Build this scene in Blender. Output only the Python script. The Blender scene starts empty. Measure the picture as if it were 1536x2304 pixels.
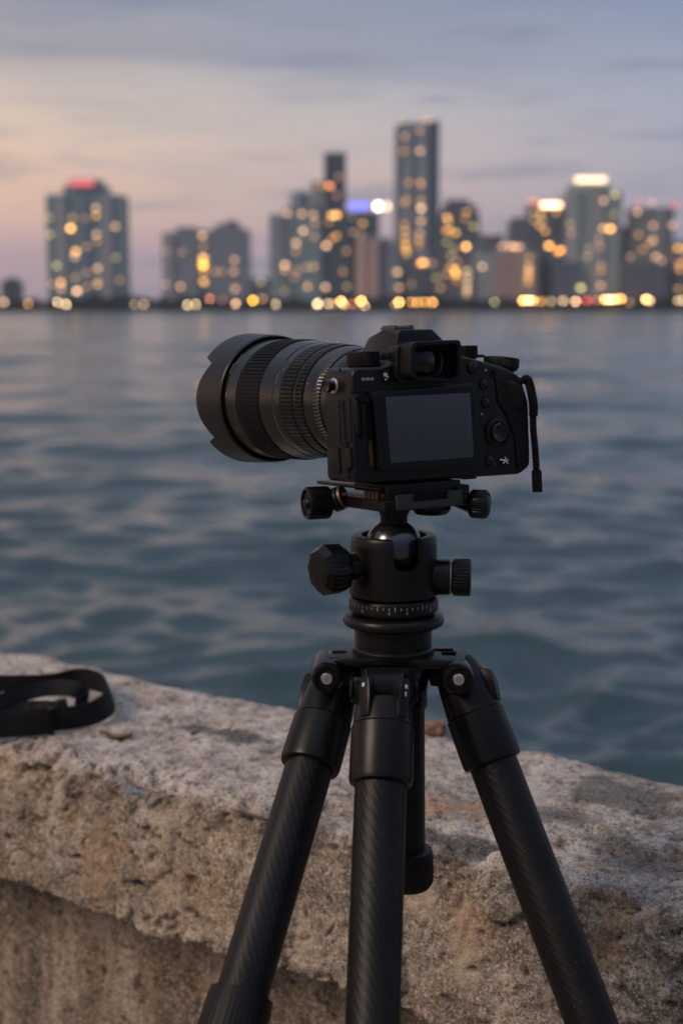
import bpy, bmesh, math, random
import numpy as np
from mathutils import Vector, Matrix, Euler, noise as mn

R = math.radians
scene = bpy.context.scene
col = scene.collection

# ------------------------------------------------------------------ camera, world, sun
EYE = Vector((0.0, 0.0, 3.0))          # water level is z = 0
FPX = 3200.0                            # focal length in pixels of the 1536 x 2304 photograph
PITCH = R(8.215)
cd = bpy.data.cameras.new('view_camera')
cam = bpy.data.objects.new('view_camera', cd)
col.objects.link(cam)
cam.location = EYE
cam.rotation_euler = (R(90) - PITCH, 0, 0)
cd.sensor_fit = 'VERTICAL'
cd.sensor_height = 36.0
cd.sensor_width = 24.0
cd.lens = 50.0
cd.clip_start = 0.05
cd.clip_end = 6000
cd.dof.use_dof = True
cd.dof.focus_distance = 1.22
cd.dof.aperture_fstop = 5.0
scene.camera = cam

scene.view_settings.view_transform = 'Standard'
scene.view_settings.look = 'None'
scene.view_settings.exposure = 0.0
scene.view_settings.gamma = 1.0
try:
    scene.cycles.use_denoising = True
    scene.cycles.denoiser = 'OPENIMAGEDENOISE'
    scene.cycles.sample_clamp_indirect = 4.0
    scene.cycles.max_bounces = 6
    scene.cycles.diffuse_bounces = 3
    scene.cycles.glossy_bounces = 3
except Exception:
    pass


def lin(r, g, b):
    f = lambda c: (c / 255.0) / 12.92 if c / 255.0 <= 0.04045 else ((c / 255.0 + 0.055) / 1.055) ** 2.4
    return (f(r), f(g), f(b), 1.0)


class NT:
    """tiny node helper"""
    def __init__(self, tree):
        self.t = tree
        self.n = tree.nodes
        self.l = tree.links

    def add(self, kind, **kw):
        nd = self.n.new(kind)
        for k, v in kw.items():
            setattr(nd, k, v)
        return nd

    def link(self, a, b):
        self.l.new(a, b)

    def math(self, op, a, b=None, c=None, clamp=False):
        nd = self.n.new('ShaderNodeMath')
        nd.operation = op
        nd.use_clamp = clamp
        for i, v in enumerate((a, b, c)):
            if v is None:
                continue
            if isinstance(v, (int, float)):
                nd.inputs[i].default_value = v
            else:
                self.link(v, nd.inputs[i])
        return nd.outputs[0]

    def ramp(self, fac, stops, interp='LINEAR'):
        nd = self.n.new('ShaderNodeValToRGB')
        cr = nd.color_ramp
        cr.interpolation = interp
        while len(cr.elements) > 1:
            cr.elements.remove(cr.elements[-1])
        cr.elements[0].position = stops[0][0]
        cr.elements[0].color = stops[0][1]
        for p, c in stops[1:]:
            e = cr.elements.new(p)
            e.color = c
        self.link(fac, nd.inputs[0])
        return nd.outputs[0]

    def mix(self, fac, a, b, mode='MIX'):
        nd = self.n.new('ShaderNodeMix')
        nd.data_type = 'RGBA'
        nd.blend_type = mode
        for s, v in ((0, fac), (6, a), (7, b)):
            if isinstance(v, (int, float)):
                nd.inputs[s].default_value = v
            elif isinstance(v, tuple):
                nd.inputs[s].default_value = v
            else:
                self.link(v, nd.inputs[s])
        return nd.outputs[2]

    def noise(self, vec, scale, detail=4.0, rough=0.5, dist=0.0):
        nd = self.n.new('ShaderNodeTexNoise')
        nd.inputs['Scale'].default_value = scale
        nd.inputs['Detail'].default_value = detail
        nd.inputs['Roughness'].default_value = rough
        nd.inputs['Distortion'].default_value = dist
        if vec is not None:
            self.link(vec, nd.inputs['Vector'])
        return nd.outputs[0]

    def mapping(self, vec, loc=(0, 0, 0), rot=(0, 0, 0), scale=(1, 1, 1)):
        nd = self.n.new('ShaderNodeMapping')
        nd.inputs['Location'].default_value = loc
        nd.inputs['Rotation'].default_value = rot
        nd.inputs['Scale'].default_value = scale
        self.link(vec, nd.inputs['Vector'])
        return nd.outputs[0]


# --- dusk sky: warm after-glow on the left (west), blue-grey overhead, thin streaks of cloud
world = bpy.data.worlds.new('World')
scene.world = world
world.use_nodes = True
w = NT(world.node_tree)
for nd in list(w.n):
    w.n.remove(nd)
out = w.add('ShaderNodeOutputWorld')
bg = w.add('ShaderNodeBackground')
tc = w.add('ShaderNodeTexCoord')
sep = w.add('ShaderNodeSeparateXYZ')
w.link(tc.outputs['Generated'], sep.inputs[0])
X, Y, Z = sep.outputs
# streak noise shifts the bands up and down a little
mv = w.mapping(tc.outputs['Generated'], loc=(3.1, 0.4, 0.2), scale=(1.6, 1.6, 13.0))
n1 = w.noise(mv, 2.1, 5.0, 0.55, 0.3)
mv2 = w.mapping(tc.outputs['Generated'], loc=(0.7, 2.2, 1.2), scale=(5.0, 3.0, 42.0))
n2 = w.noise(mv2, 1.7, 4.0, 0.5, 0.2)
zz = w.math('ADD', Z, w.math('MULTIPLY', w.math('SUBTRACT', n1, 0.5), 0.060))
left = [(0.000, lin(168, 152, 162)), (0.030, lin(184, 160, 168)), (0.055, lin(222, 184, 172)),
        (0.085, lin(242, 203, 176)), (0.120, lin(232, 208, 187)), (0.146, lin(206, 192, 184)),
        (0.165, lin(164, 161, 169)), (0.185, lin(170, 168, 175)), (0.210, lin(134, 143, 162)), (0.28, lin(139, 146, 162)),
        (0.46, lin(126, 136, 154)), (0.66, lin(168, 178, 202)), (1.0, lin(204, 213, 234))]
right = [(0.000, lin(146, 142, 156)), (0.030, lin(156, 150, 166)), (0.060, lin(170, 164, 178)),
         (0.100, lin(176, 175, 189)), (0.140, lin(170, 175, 192)), (0.175, lin(150, 160, 184)),
         (0.210, lin(130, 147, 177)), (0.28, lin(132, 144, 166)), (0.46, lin(120, 132, 156)), (0.66, lin(164, 176, 204)),
         (1.0, lin(202, 212, 236))]
cl = w.ramp(zz, left)
cr_ = w.ramp(zz, right)
side = w.math('MULTIPLY_ADD', X, 2.2, 0.50, clamp=True)
base = w.mix(w.math('SMOOTH_MIN', side, 1.0, 0.1), cl, cr_)
# extra warm glow far to the left, where the sun has gone down
glow = w.math('MULTIPLY', w.math('POWER', w.math('MAXIMUM', w.math('MULTIPLY', X, -1.0), 0.0), 2.0),
              w.math('POWER', w.math('SUBTRACT', 1.0, w.math('ABSOLUTE', w.math('MINIMUM', Z, 1.0))), 4.0))
base = w.mix(w.math('MULTIPLY', glow, 0.85, clamp=True), base, lin(250, 190, 140))
# thin cloud wisps
wisp = w.ramp(n2, [(0.53, (0, 0, 0, 1)), (0.68, (1, 1, 1, 1))])
base = w.mix(w.math('MULTIPLY', wisp, 0.55), base, lin(132, 138, 160))
broad = w.ramp(n1, [(0.46, (0, 0, 0, 1)), (0.70, (1, 1, 1, 1))])
base = w.mix(w.math('MULTIPLY', broad, 0.27), base, lin(146, 148, 164))
# the eastern sky, opposite the glow, is a deeper blue
east = w.math('MULTIPLY', w.math('MULTIPLY_ADD', Y, -1.6, 0.1, clamp=True), w.math('MULTIPLY_ADD', Z, -1.1, 1.05, clamp=True))
east = w.math('MULTIPLY', east, w.math('MULTIPLY_ADD', X, 1.2, 0.8, clamp=True))
base = w.mix(w.math('MULTIPLY', east, 0.92, clamp=True), base, lin(74, 90, 118))
# below the horizon: dim ground tone
low = w.math('MULTIPLY_ADD', Z, -30.0, 0.0, clamp=True)
base = w.mix(low, base, lin(90, 92, 100))
w.link(base, bg.inputs[0])
bg.inputs[1].default_value = 1.0
w.link(bg.outputs[0], out.inputs[0])

sd = bpy.data.lights.new('after_glow', 'SUN')
sun = bpy.data.objects.new('after_glow', sd)
col.objects.link(sun)
sd.energy = 2.1
sd.angle = R(20)
sd.color = (1.0, 0.76, 0.56)
sun_from = Vector((-0.84, -0.50, 0.74)).normalized()
sun.rotation_euler = sun_from.to_track_quat('Z', 'Y').to_euler()


# ------------------------------------------------------------------ measuring helpers
def ray(px, py):
    v = (1152.0 - py) / FPX
    y = math.cos(PITCH) + v * math.sin(PITCH)
    z = -math.sin(PITCH) + v * math.cos(PITCH)
    x = (px - 768.0) / FPX
    return Vector((x / y, 1.0, z / y))


def at(px, py, Yd):
    return EYE + ray(px, py) * Yd


def on_z(px, py, z):
    r = ray(px, py)
    return EYE + r * ((z - EYE.z) / r.z)


# ------------------------------------------------------------------ object helpers
def tag(o, label=None, cat=None, group=None, kind=None):
    if label: o['label'] = label
    if cat: o['category'] = cat
    if group: o['group'] = group
    if kind: o['kind'] = kind
    return o


def empty(name, loc, label=None, cat=None, group=None, kind=None):
    o = bpy.data.objects.new(name, None)
    o.empty_display_size = 0.05
    col.objects.link(o)
    o.location = loc
    return tag(o, label, cat, group, kind)


def wloc(o):
    p = Vector(o.location)
    while o.parent:
        o = o.parent
        p += Vector(o.location)
    return p


def finish(me, mats, ang=35):
    if not isinstance(mats, (list, tuple)):
        mats = [mats]
    for m in mats:
        me.materials.append(m)
    for p in me.polygons:
        p.use_smooth = True
    me.set_sharp_from_angle(angle=R(ang))


def obj(name, bm, mats, parent=None, M=None, ang=35, recalc=True):
    """bm is authored in world space (or in the space of M); the object's origin goes to its parent's origin"""
    if M is not None:
        bm.transform(M)
    org = wloc(parent) if parent else None
    if org is None:
        xs = [v.co for v in bm.verts]
        mn_ = Vector((min(v.x for v in xs), min(v.y for v in xs), min(v.z for v in xs)))
        mx_ = Vector((max(v.x for v in xs), max(v.y for v in xs), max(v.z for v in xs)))
        org = Vector(((mn_.x + mx_.x) / 2, (mn_.y + mx_.y) / 2, mn_.z))
    bm.transform(Matrix.Translation(-org))
    if recalc:
        bmesh.ops.recalc_face_normals(bm, faces=bm.faces)
    me = bpy.data.meshes.new(name)
    bm.to_mesh(me)
    bm.free()
    finish(me, mats, ang)
    o = bpy.data.objects.new(name, me)
    col.objects.link(o)
    if parent:
        o.parent = parent
    else:
        o.location = org
    return o


def axis_matrix(p, d, up=None):
    """matrix taking local +Z to direction d at point p (local +Y stays close to 'up')"""
    z = Vector(d).normalized()
    u = Vector(up) if up is not None else (Vector((0, 0, 1)) if abs(z.z) < 0.9 else Vector((0, 1, 0)))
    x = u.cross(z).normalized()
    y = z.cross(x)
    m = Matrix((x, y, z)).transposed().to_4x4()
    m.translation = Vector(p)
    return m


def bev(bm, wdt, seg=2, ang=30):
    es = [e for e in bm.edges if len(e.link_faces) == 2 and e.calc_face_angle(0) > R(ang)]
    bmesh.ops.bevel(bm, geom=es, offset=wdt, segments=seg, profile=0.6, affect='EDGES', clamp_overlap=True)
    return bm


def box(x0, x1, y0, y1, z0, z1, b=0, seg=2, bm=None):
    t = bmesh.new()
    bmesh.ops.create_cube(t, size=1)
    for v in t.verts:
        v.co = Vector(((x0 + x1) / 2 + v.co.x * (x1 - x0), (y0 + y1) / 2 + v.co.y * (y1 - y0), (z0 + z1) / 2 + v.co.z * (z1 - z0)))
    if b: bev(t, b, seg)
    return t if bm is None else join(bm, t)


def join(a, b, M=None):
    if M is not None:
        b.transform(M)
    me = bpy.data.meshes.new('tmp')
    b.to_mesh(me)
    b.free()
    a.from_mesh(me)
    bpy.data.meshes.remove(me)
    return a


def round_poly(pts, r, n=4):
    out_ = []
    k = len(pts)
    for i in range(k):
        p = Vector(pts[i]); a = Vector(pts[i - 1]); c = Vector(pts[(i + 1) % k])
        rr = r[i] if isinstance(r, (list, tuple)) else r
        da = (a - p); dc = (c - p)
        t = min(rr, da.length * 0.45, dc.length * 0.45)
        pa = p + da.normalized() * t; pc = p + dc.normalized() * t
        for j in range(n + 1):
            s = j / n
            out_.append(tuple((pa * (1 - s) ** 2 + p * 2 * s * (1 - s) + pc * s * s)))
    return out_


def prism(pts, y0, y1, b=0, seg=2, holes=None):
    """outline in (x,z), extruded along y from y0 to y1"""
    bm = bmesh.new()
    vs = [bm.verts.new((p[0], y0, p[1])) for p in pts]
    f = bm.faces.new(vs)
    r = bmesh.ops.extrude_face_region(bm, geom=[f])
    for v in r['geom']:
        if isinstance(v, bmesh.types.BMVert):
            v.co.y = y1
    bmesh.ops.recalc_face_normals(bm, faces=bm.faces)
    if b:
        bev(bm, b, seg, 40)
    return bm


def hull(pts, b=0, seg=2):
    bm = bmesh.new()
    for p in pts:
        bm.verts.new(p)
    r = bmesh.ops.convex_hull(bm, input=bm.verts)
    bmesh.ops.dissolve_limit(bm, angle_limit=R(1), verts=bm.verts, edges=bm.edges)
    if b: bev(bm, b, seg, 18)
    return bm


def lathe(prof, seg=64, M=None, cap0=True, cap1=True, ribs=0, uv=False, duty=2):
    """prof: list of (t, r) or (t, r, ribdepth); revolves round local Z"""
    bm = bmesh.new()
    if ribs:
        seg = ribs * 4
    rings = []
    for pr in prof:
        t, r = pr[0], pr[1]
        d = pr[2] if len(pr) > 2 else 0
        ring = []
        for i in range(seg):
            a = 2 * math.pi * i / seg
            rr = r - (d if (ribs and (i % 4) < duty) else 0)
            ring.append(bm.verts.new((rr * math.cos(a), rr * math.sin(a), t)))
        rings.append(ring)
    uvl = bm.loops.layers.uv.new('UVMap') if uv else None
    for k in range(len(rings) - 1):
        a, b = rings[k], rings[k + 1]
        for i in range(seg):
            j = (i + 1) % seg
            f = bm.faces.new((a[i], a[j], b[j], b[i]))
            if uv:
                rm = prof[k][1]
                cs = [(i, prof[k][0]), (i + 1, prof[k][0]), (i + 1, prof[k + 1][0]), (i, prof[k + 1][0])]
                for lp, (q, t) in zip(f.loops, cs):
                    lp[uvl].uv = (q / seg * 2 * math.pi * rm, t)
    if cap0 and prof[0][1] > 1e-6:
        bm.faces.new(list(reversed(rings[0])))
    if cap1 and prof[-1][1] > 1e-6:
        bm.faces.new(rings[-1])
    bmesh.ops.remove_doubles(bm, verts=bm.verts, dist=1e-7)
    if M is not None:
        bm.transform(M)
    return bm


def tube(path, rad, seg=12, M=None, cap=True, wave=None):
    bm = bmesh.new()
    n = len(path)
    P = [Vector(p) for p in path]
    rings = []
    prev = None
    for i in range(n):
        d = (P[min(i + 1, n - 1)] - P[max(i - 1, 0)]).normalized()
        if prev is None:
            u = d.orthogonal().normalized()
        else:
            u = (prev - d * prev.dot(d)).normalized()
        prev = u
        v = d.cross(u)
        r = rad[i] if isinstance(rad, (list, tuple)) else rad
        rings.append([bm.verts.new(P[i] + (u * math.cos(2 * math.pi * k / seg) + v * math.sin(2 * math.pi * k / seg)) * r) for k in range(seg)])
    for a, b in zip(rings, rings[1:]):
        for k in range(seg):
            bm.faces.new((a[k], a[(k + 1) % seg], b[(k + 1) % seg], b[k]))
    if cap:
        bm.faces.new(list(reversed(rings[0]))); bm.faces.new(rings[-1])
    if M is not None:
        bm.transform(M)
    return bm


def spline(pts, n=12):
    P = [Vector(p) for p in pts]
    res = []
    for i in range(len(P) - 1):
        p0 = P[max(i - 1, 0)]; p1 = P[i]; p2 = P[i + 1]; p3 = P[min(i + 2, len(P) - 1)]
        for j in range(n):
            t = j / n
            res.append(0.5 * ((2 * p1) + (p2 - p0) * t + (2 * p0 - 5 * p1 + 4 * p2 - p3) * t * t + (3 * p1 - p0 - 3 * p2 + p3) * t ** 3))
    res.append(P[-1])
    return res


def boolean(a, b, op='DIFFERENCE'):
    """a minus b, both bmeshes in the same space -> bmesh"""
    obs = []
    for k in (a, b):
        bmesh.ops.recalc_face_normals(k, faces=k.faces)
        me = bpy.data.meshes.new('tmp'); k.to_mesh(me); k.free()
        o = bpy.data.objects.new('tmp', me); col.objects.link(o); obs.append(o)
    md = obs[0].modifiers.new('b', 'BOOLEAN')
    md.operation = op; md.object = obs[1]; md.solver = 'EXACT'
    dg = bpy.context.evaluated_depsgraph_get()
    ev = obs[0].evaluated_get(dg)
    res = bmesh.new()
    res.from_mesh(ev.to_mesh())
    for o in obs:
        me = o.data
        bpy.data.objects.remove(o); bpy.data.meshes.remove(me)
    return res


# ------------------------------------------------------------------ materials
def pbr(name, color, rough=0.5, metal=0.0, spec=0.22, bump=None, var=0.0, coat=0.0, coat_rough=0.1, var_scale=60, rough_var=0.0):
    m = bpy.data.materials.new(name)
    m.use_nodes = True
    t = NT(m.node_tree)
    b = t.n['Principled BSDF']
    b.inputs['Base Color'].default_value = tuple(color[:3]) + (1,)
    b.inputs['Roughness'].default_value = rough
    b.inputs['Metallic'].default_value = metal
    b.inputs['Specular IOR Level'].default_value = spec
    if coat:
        b.inputs['Coat Weight'].default_value = coat
        b.inputs['Coat Roughness'].default_value = coat_rough
    tc = t.add('ShaderNodeTexCoord')
    if var:
        n = t.noise(tc.outputs['Object'], var_scale, 4)
        c0 = tuple(max(0, c * (1 - var)) for c in color[:3]) + (1,)
        c1 = tuple(min(1, c * (1 + var)) for c in color[:3]) + (1,)
        t.link(t.ramp(n, [(0.3, c0), (0.7, c1)]), b.inputs['Base Color'])
    if rough_var:
        n = t.noise(tc.outputs['Object'], var_scale * 0.6, 5, 0.65)
        t.link(t.math('MULTIPLY_ADD', n, rough_var * 2, rough - rough_var), b.inputs['Roughness'])
    if bump:
        sc, st, dist, kind = bump
        if kind == 'noise':
            h = t.noise(tc.outputs['Object'], sc, 3, 0.6)
        else:
            v = t.add('ShaderNodeTexVoronoi')
            v.feature = 'F1' if kind == 'leather' else 'F1'
            v.inputs['Scale'].default_value = sc
            t.link(tc.outputs['Object'], v.inputs['Vector'])
            h = v.outputs['Distance']
        bp = t.add('ShaderNodeBump')
        bp.inputs['Strength'].default_value = st
        bp.inputs['Distance'].default_value = dist
        t.link(h, bp.inputs['Height'])
        t.link(bp.outputs[0], b.inputs['Normal'])
    return m


def emit(name, color, strength):
    m = bpy.data.materials.new(name)
    m.use_nodes = True
    t = NT(m.node_tree)
    b = t.n['Principled BSDF']
    b.inputs['Base Color'].default_value = tuple(color[:3]) + (1,)
    b.inputs['Emission Color'].default_value = tuple(color[:3]) + (1,)
    b.inputs['Emission Strength'].default_value = strength
    return m


M_BODY = pbr('black_magnesium', (0.0045, 0.0050, 0.0062), 0.32, spec=0.32, bump=(2600, 0.12, 0.0004, 'noise'), var=0.15, var_scale=90, rough_var=0.06)
M_RUBBER = pbr('grained_rubber', (0.0065, 0.0065, 0.0065), 0.5, bump=(900, 0.9, 0.0009, 'leather'), var=0.2, var_scale=60)
M_SMOOTHRUB = pbr('smooth_rubber', (0.0055, 0.0055, 0.006), 0.45, var=0.15, rough_var=0.06)
M_GLOSS = pbr('gloss_black', (0.004, 0.004, 0.005), 0.16, spec=0.45)
M_GLASS = pbr('screen_glass', (0.013, 0.020, 0.031), 0.06, spec=0.8, coat=1.0, coat_rough=0.03)
M_LENSPAINT = pbr('lens_black', (0.0045, 0.0045, 0.005), 0.20, spec=0.62, bump=(2200, 0.06, 0.0003, 'noise'), rough_var=0.05)
M_HOOD = pbr('hood_plastic', (0.0065, 0.007, 0.008), 0.36, spec=0.40, bump=(3000, 0.10, 0.0003, 'noise'), rough_var=0.06)
M_INNER = pbr('flocked_black', (0.004, 0.004, 0.004), 0.9)
M_SILVER = pbr('bare_metal', (0.62, 0.62, 0.62), 0.28, metal=1.0, rough_var=0.08)
M_BRONZE = pbr('bronze_metal', (0.13, 0.09, 0.055), 0.42, metal=0.8)
M_WHITE = pbr('white_marking', (0.75, 0.75, 0.75), 0.6)
M_GREYMARK = pbr('grey_marking', (0.30, 0.29, 0.27), 0.5)
M_TRIPOD = pbr('anodised_black', (0.0055, 0.0055, 0.006), 0.34, bump=(2400, 0.10, 0.0003, 'noise'), var=0.12, rough_var=0.07)
M_TRIPOD_S = pbr('satin_black', (0.0055, 0.0055, 0.006), 0.26, rough_var=0.06)
M_BALL = pbr('polished_ball', (0.10, 0.10, 0.11), 0.20, metal=0.9)
M_PLATEGREY = pbr('plate_grey', (0.035, 0.035, 0.037), 0.55, bump=(1500, 0.1, 0.0003, 'noise'))
M_STRAP = pbr('webbing', (0.009, 0.009, 0.011), 0.75, bump=(700, 0.6, 0.0006, 'noise'), var=0.2)
M_CORD = pbr('braided_cord', (0.008, 0.008, 0.009), 0.8, bump=(1200, 0.5, 0.0004, 'noise'))


def carbon():
    m = bpy.data.materials.new('carbon_weave')
    m.use_nodes = True
    t = NT(m.node_tree)
    b = t.n['Principled BSDF']
    uv = t.add('ShaderNodeUVMap')
    s = t.add('ShaderNodeSeparateXYZ')
    t.link(uv.outputs[0], s.inputs[0])
    u, v = s.outputs[0], s.outputs[1]
    # broad diagonal bands of twill that wind round the tube
    d1 = t.math('ADD', t.math('MULTIPLY', u, 0.93), t.math('MULTIPLY', v, 0.50))
    tw = t.math('SINE', t.math('MULTIPLY', d1, 2 * math.pi / 0.0052))
    # tows across the band
    d2 = t.math('SUBTRACT', t.math('MULTIPLY', v, 0.93), t.math('MULTIPLY', u, 0.30))
    tow = t.math('SINE', t.math('MULTIPLY', d2, 2 * math.pi / 0.0019))
    h = t.math('ADD', t.math('MULTIPLY', tw, 0.36), t.math('MULTIPLY', t.math('MULTIPLY', tow, tw), 0.6))
    tc = t.add('ShaderNodeTexCoord')
    nz = t.noise(tc.outputs['Object'], 28, 5, 0.6)
    f = t.math('MULTIPLY_ADD', h, 0.16, t.math('MULTIPLY_ADD', nz, 0.55, 0.16), clamp=True)
    c = t.ramp(f, [(0.28, (0.002, 0.002, 0.0022, 1)), (0.85, (0.014, 0.0135, 0.0145, 1))])
    # pale dust specks
    vz = t.add('ShaderNodeTexVoronoi')
    vz.inputs['Scale'].default_value = 150
    t.link(tc.outputs['Object'], vz.inputs['Vector'])
    sp = t.math('LESS_THAN', vz.outputs['Distance'], 0.085)
    c = t.mix(t.math('MULTIPLY', sp, 0.35), c, (0.12, 0.11, 0.1, 1))
    t.link(c, b.inputs['Base Color'])
    b.inputs['Roughness'].default_value = 0.42
    b.inputs['Specular IOR Level'].default_value = 0.24
    t.link(t.math('MULTIPLY_ADD', h, -0.05, 0.42), b.inputs['Roughness'])
    bp = t.add('ShaderNodeBump')
    bp.inputs['Strength'].default_value = 0.45
    bp.inputs['Distance'].default_value = 0.0003
    t.link(h, bp.inputs['Height'])
    t.link(bp.outputs[0], b.inputs['Normal'])
    return m


M_CARBON = carbon()


# ------------------------------------------------------------------ value noise in numpy
_rng = np.random.RandomState(7)
_perm = _rng.permutation(4096)
_vals = _rng.rand(4096) * 2 - 1


def vnoise(x, y, z):
    xi = np.floor(x).astype(np.int64); yi = np.floor(y).astype(np.int64); zi = np.floor(z).astype(np.int64)
    xf = x - xi; yf = y - yi; zf = z - zi
    fx = xf * xf * xf * (xf * (xf * 6 - 15) + 10); fy = yf * yf * yf * (yf * (yf * 6 - 15) + 10); fz = zf * zf * zf * (zf * (zf * 6 - 15) + 10)

    def g(i, j, k):
        return _vals[_perm[(_perm[(_perm[(xi + i) & 4095] + yi + j) & 4095] + zi + k) & 4095]]
    c00 = g(0, 0, 0) * (1 - fx) + g(1, 0, 0) * fx
    c10 = g(0, 1, 0) * (1 - fx) + g(1, 1, 0) * fx
    c01 = g(0, 0, 1) * (1 - fx) + g(1, 0, 1) * fx
    c11 = g(0, 1, 1) * (1 - fx) + g(1, 1, 1) * fx
    return (c00 * (1 - fy) + c10 * fy) * (1 - fz) + (c01 * (1 - fy) + c11 * fy) * fz


def fbm(P, wl, octv=3, gain=0.5, off=0.0):
    s = 0; a = 1.0; tot = 0
    for o in range(octv):
        k = 2.03 ** o / wl
        s = s + a * vnoise(P[..., 0] * k + off + 17 * o, P[..., 1] * k + off * 1.7 - 9 * o, P[..., 2] * k - off + 5 * o)
        tot += a; a *= gain
    return s / tot


def grid_mesh(name, V, mats, attrs=None, flip=False):
    n, m = V.shape[:2]
    me = bpy.data.meshes.new(name)
    me.vertices.add(n * m)
    me.vertices.foreach_set('co', V.reshape(-1).astype(np.float32))
    i = np.arange((n - 1) * (m - 1)); r = i // (m - 1); c = i % (m - 1)
    a = r * m + c
    q = np.stack([a, a + 1, a + m + 1, a + m], 1) if not flip else np.stack([a, a + m, a + m + 1, a + 1], 1)
    me.loops.add(q.size)
    me.loops.foreach_set('vertex_index', q.reshape(-1).astype(np.int32))
    me.polygons.add(len(q))
    me.polygons.foreach_set('loop_start', (np.arange(len(q)) * 4).astype(np.int32))
    me.polygons.foreach_set('use_smooth', np.ones(len(q), dtype=bool))
    me.update(calc_edges=True)
    me.validate()
    for k, v in (attrs or {}).items():
        at_ = me.attributes.new(k, 'FLOAT', 'POINT')
        at_.data.foreach_set('value', v.reshape(-1).astype(np.float32))
    for mt in mats:
        me.materials.append(mt)
    o = bpy.data.objects.new(name, me)
    col.objects.link(o)
    return o


# ------------------------------------------------------------------ water
def make_water():
    ratio = 1.0075
    r = 4.0 * ratio ** np.arange(0, 740)
    r = r[r < 1004]
    r = np.append(np.linspace(0.6, 3.9, 12), r)
    d = np.linspace(-20, 20, 620)
    ang = np.radians(np.concatenate([[-88, -70, -55, -42, -34, -28, -24], d, [24, 28, 34, 42, 55, 70, 88]]))
    RR, AA = np.meshgrid(r, ang, indexing='ij')
    x = RR * np.sin(AA); y = RR * np.cos(AA)
    spac = np.maximum(RR * (ratio - 1), RR * R(40) / 620)
    z = np.zeros_like(x); dx = np.zeros_like(x); dy = np.zeros_like(x)
    rs = np.random.RandomState(21)
    main = R(-78)
    for i in range(190):
        wl = 0.22 * (16.0 / 0.22) ** rs.rand()
        th = main + rs.randn() * (0.30 if wl > 2.5 else 0.62)
        amp = 0.0056 * wl ** 0.76 * (0.6 + 0.8 * rs.rand())
        if wl < 0.7:
            amp *= 0.85
        if wl > 1.5: amp *= 0.52
        if wl < 0.9: amp *= 1.5
        k = 2 * math.pi / wl
        ph = rs.rand() * 6.283
        cx, cy = math.cos(th), math.sin(th)
        fade = np.clip((wl / spac - 3.0) / 4.0, 0, 1)
        p = k * (x * cx + y * cy) + ph + 0.6 * np.sin(0.21 * x * cy - 0.17 * y * cx + i)
        z += amp * fade * np.sin(p)
        dx += -amp * fade * 0.8 * cx * np.cos(p) * -1
        dy += -amp * fade * 0.8 * cy * np.cos(p) * -1
    V = np.stack([x + dx, y + dy, z], -1)
    m = bpy.data.materials.new('sea_water')
    m.use_nodes = True
    t = NT(m.node_tree)
    b = t.n['Principled BSDF']
    b.inputs['Base Color'].default_value = (0.010, 0.038, 0.045, 1)
    b.inputs['IOR'].default_value = 1.50
    gp = t.add('ShaderNodeNewGeometry'); gl_ = t.add('ShaderNodeVectorMath'); gl_.operation = 'LENGTH'; t.link(gp.outputs['Position'], gl_.inputs[0])
    # unresolved ripples widen the highlight with distance
    t.link(t.math('MULTIPLY_ADD', t.math('DIVIDE', gl_.outputs['Value'], 700.0, clamp=True), 0.26, 0.05), b.inputs['Roughness'])
    tcn = t.add('ShaderNodeTexCoord')
    o1 = tcn.outputs['Object']
    n1 = t.noise(t.mapping(o1, rot=(0, 0, R(28)), scale=(1.0, 1.7, 1.0)), 3.2, 4.0, 0.6)
    n2 = t.noise(t.mapping(o1, rot=(0, 0, R(-20)), scale=(0.7, 1.1, 1.0)), 0.62, 3.0, 0.55)
    bp2 = t.add('ShaderNodeBump'); bp2.inputs['Strength'].default_value = 0.26; bp2.inputs['Distance'].default_value = 0.30
    t.link(n2, bp2.inputs['Height'])
    bp = t.add('ShaderNodeBump'); bp.inputs['Strength'].default_value = 0.46; bp.inputs['Distance'].default_value = 0.05
    t.link(n1, bp.inputs['Height']); t.link(bp2.outputs[0], bp.inputs['Normal'])
    t.link(bp.outputs[0], b.inputs['Normal'])
    o = grid_mesh('water', V, [m], flip=False)
    tag(o, 'choppy teal bay water between the stone wall and the city shore', 'water', kind='structure')


make_water()

# ------------------------------------------------------------------ the concrete parapet
WALL_Z = EYE.z - 0.53
Q = on_z(885, 1893, WALL_Z)
U = Vector((math.sin(R(55.9)) * -1, math.cos(R(55.9)), 0))     # along the wall, towards the far left
N = Vector((-U.y, U.x, 0))                                      # out of the front face, towards the viewer
if N.y > 0: N = -N
THK = 0.355


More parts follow.
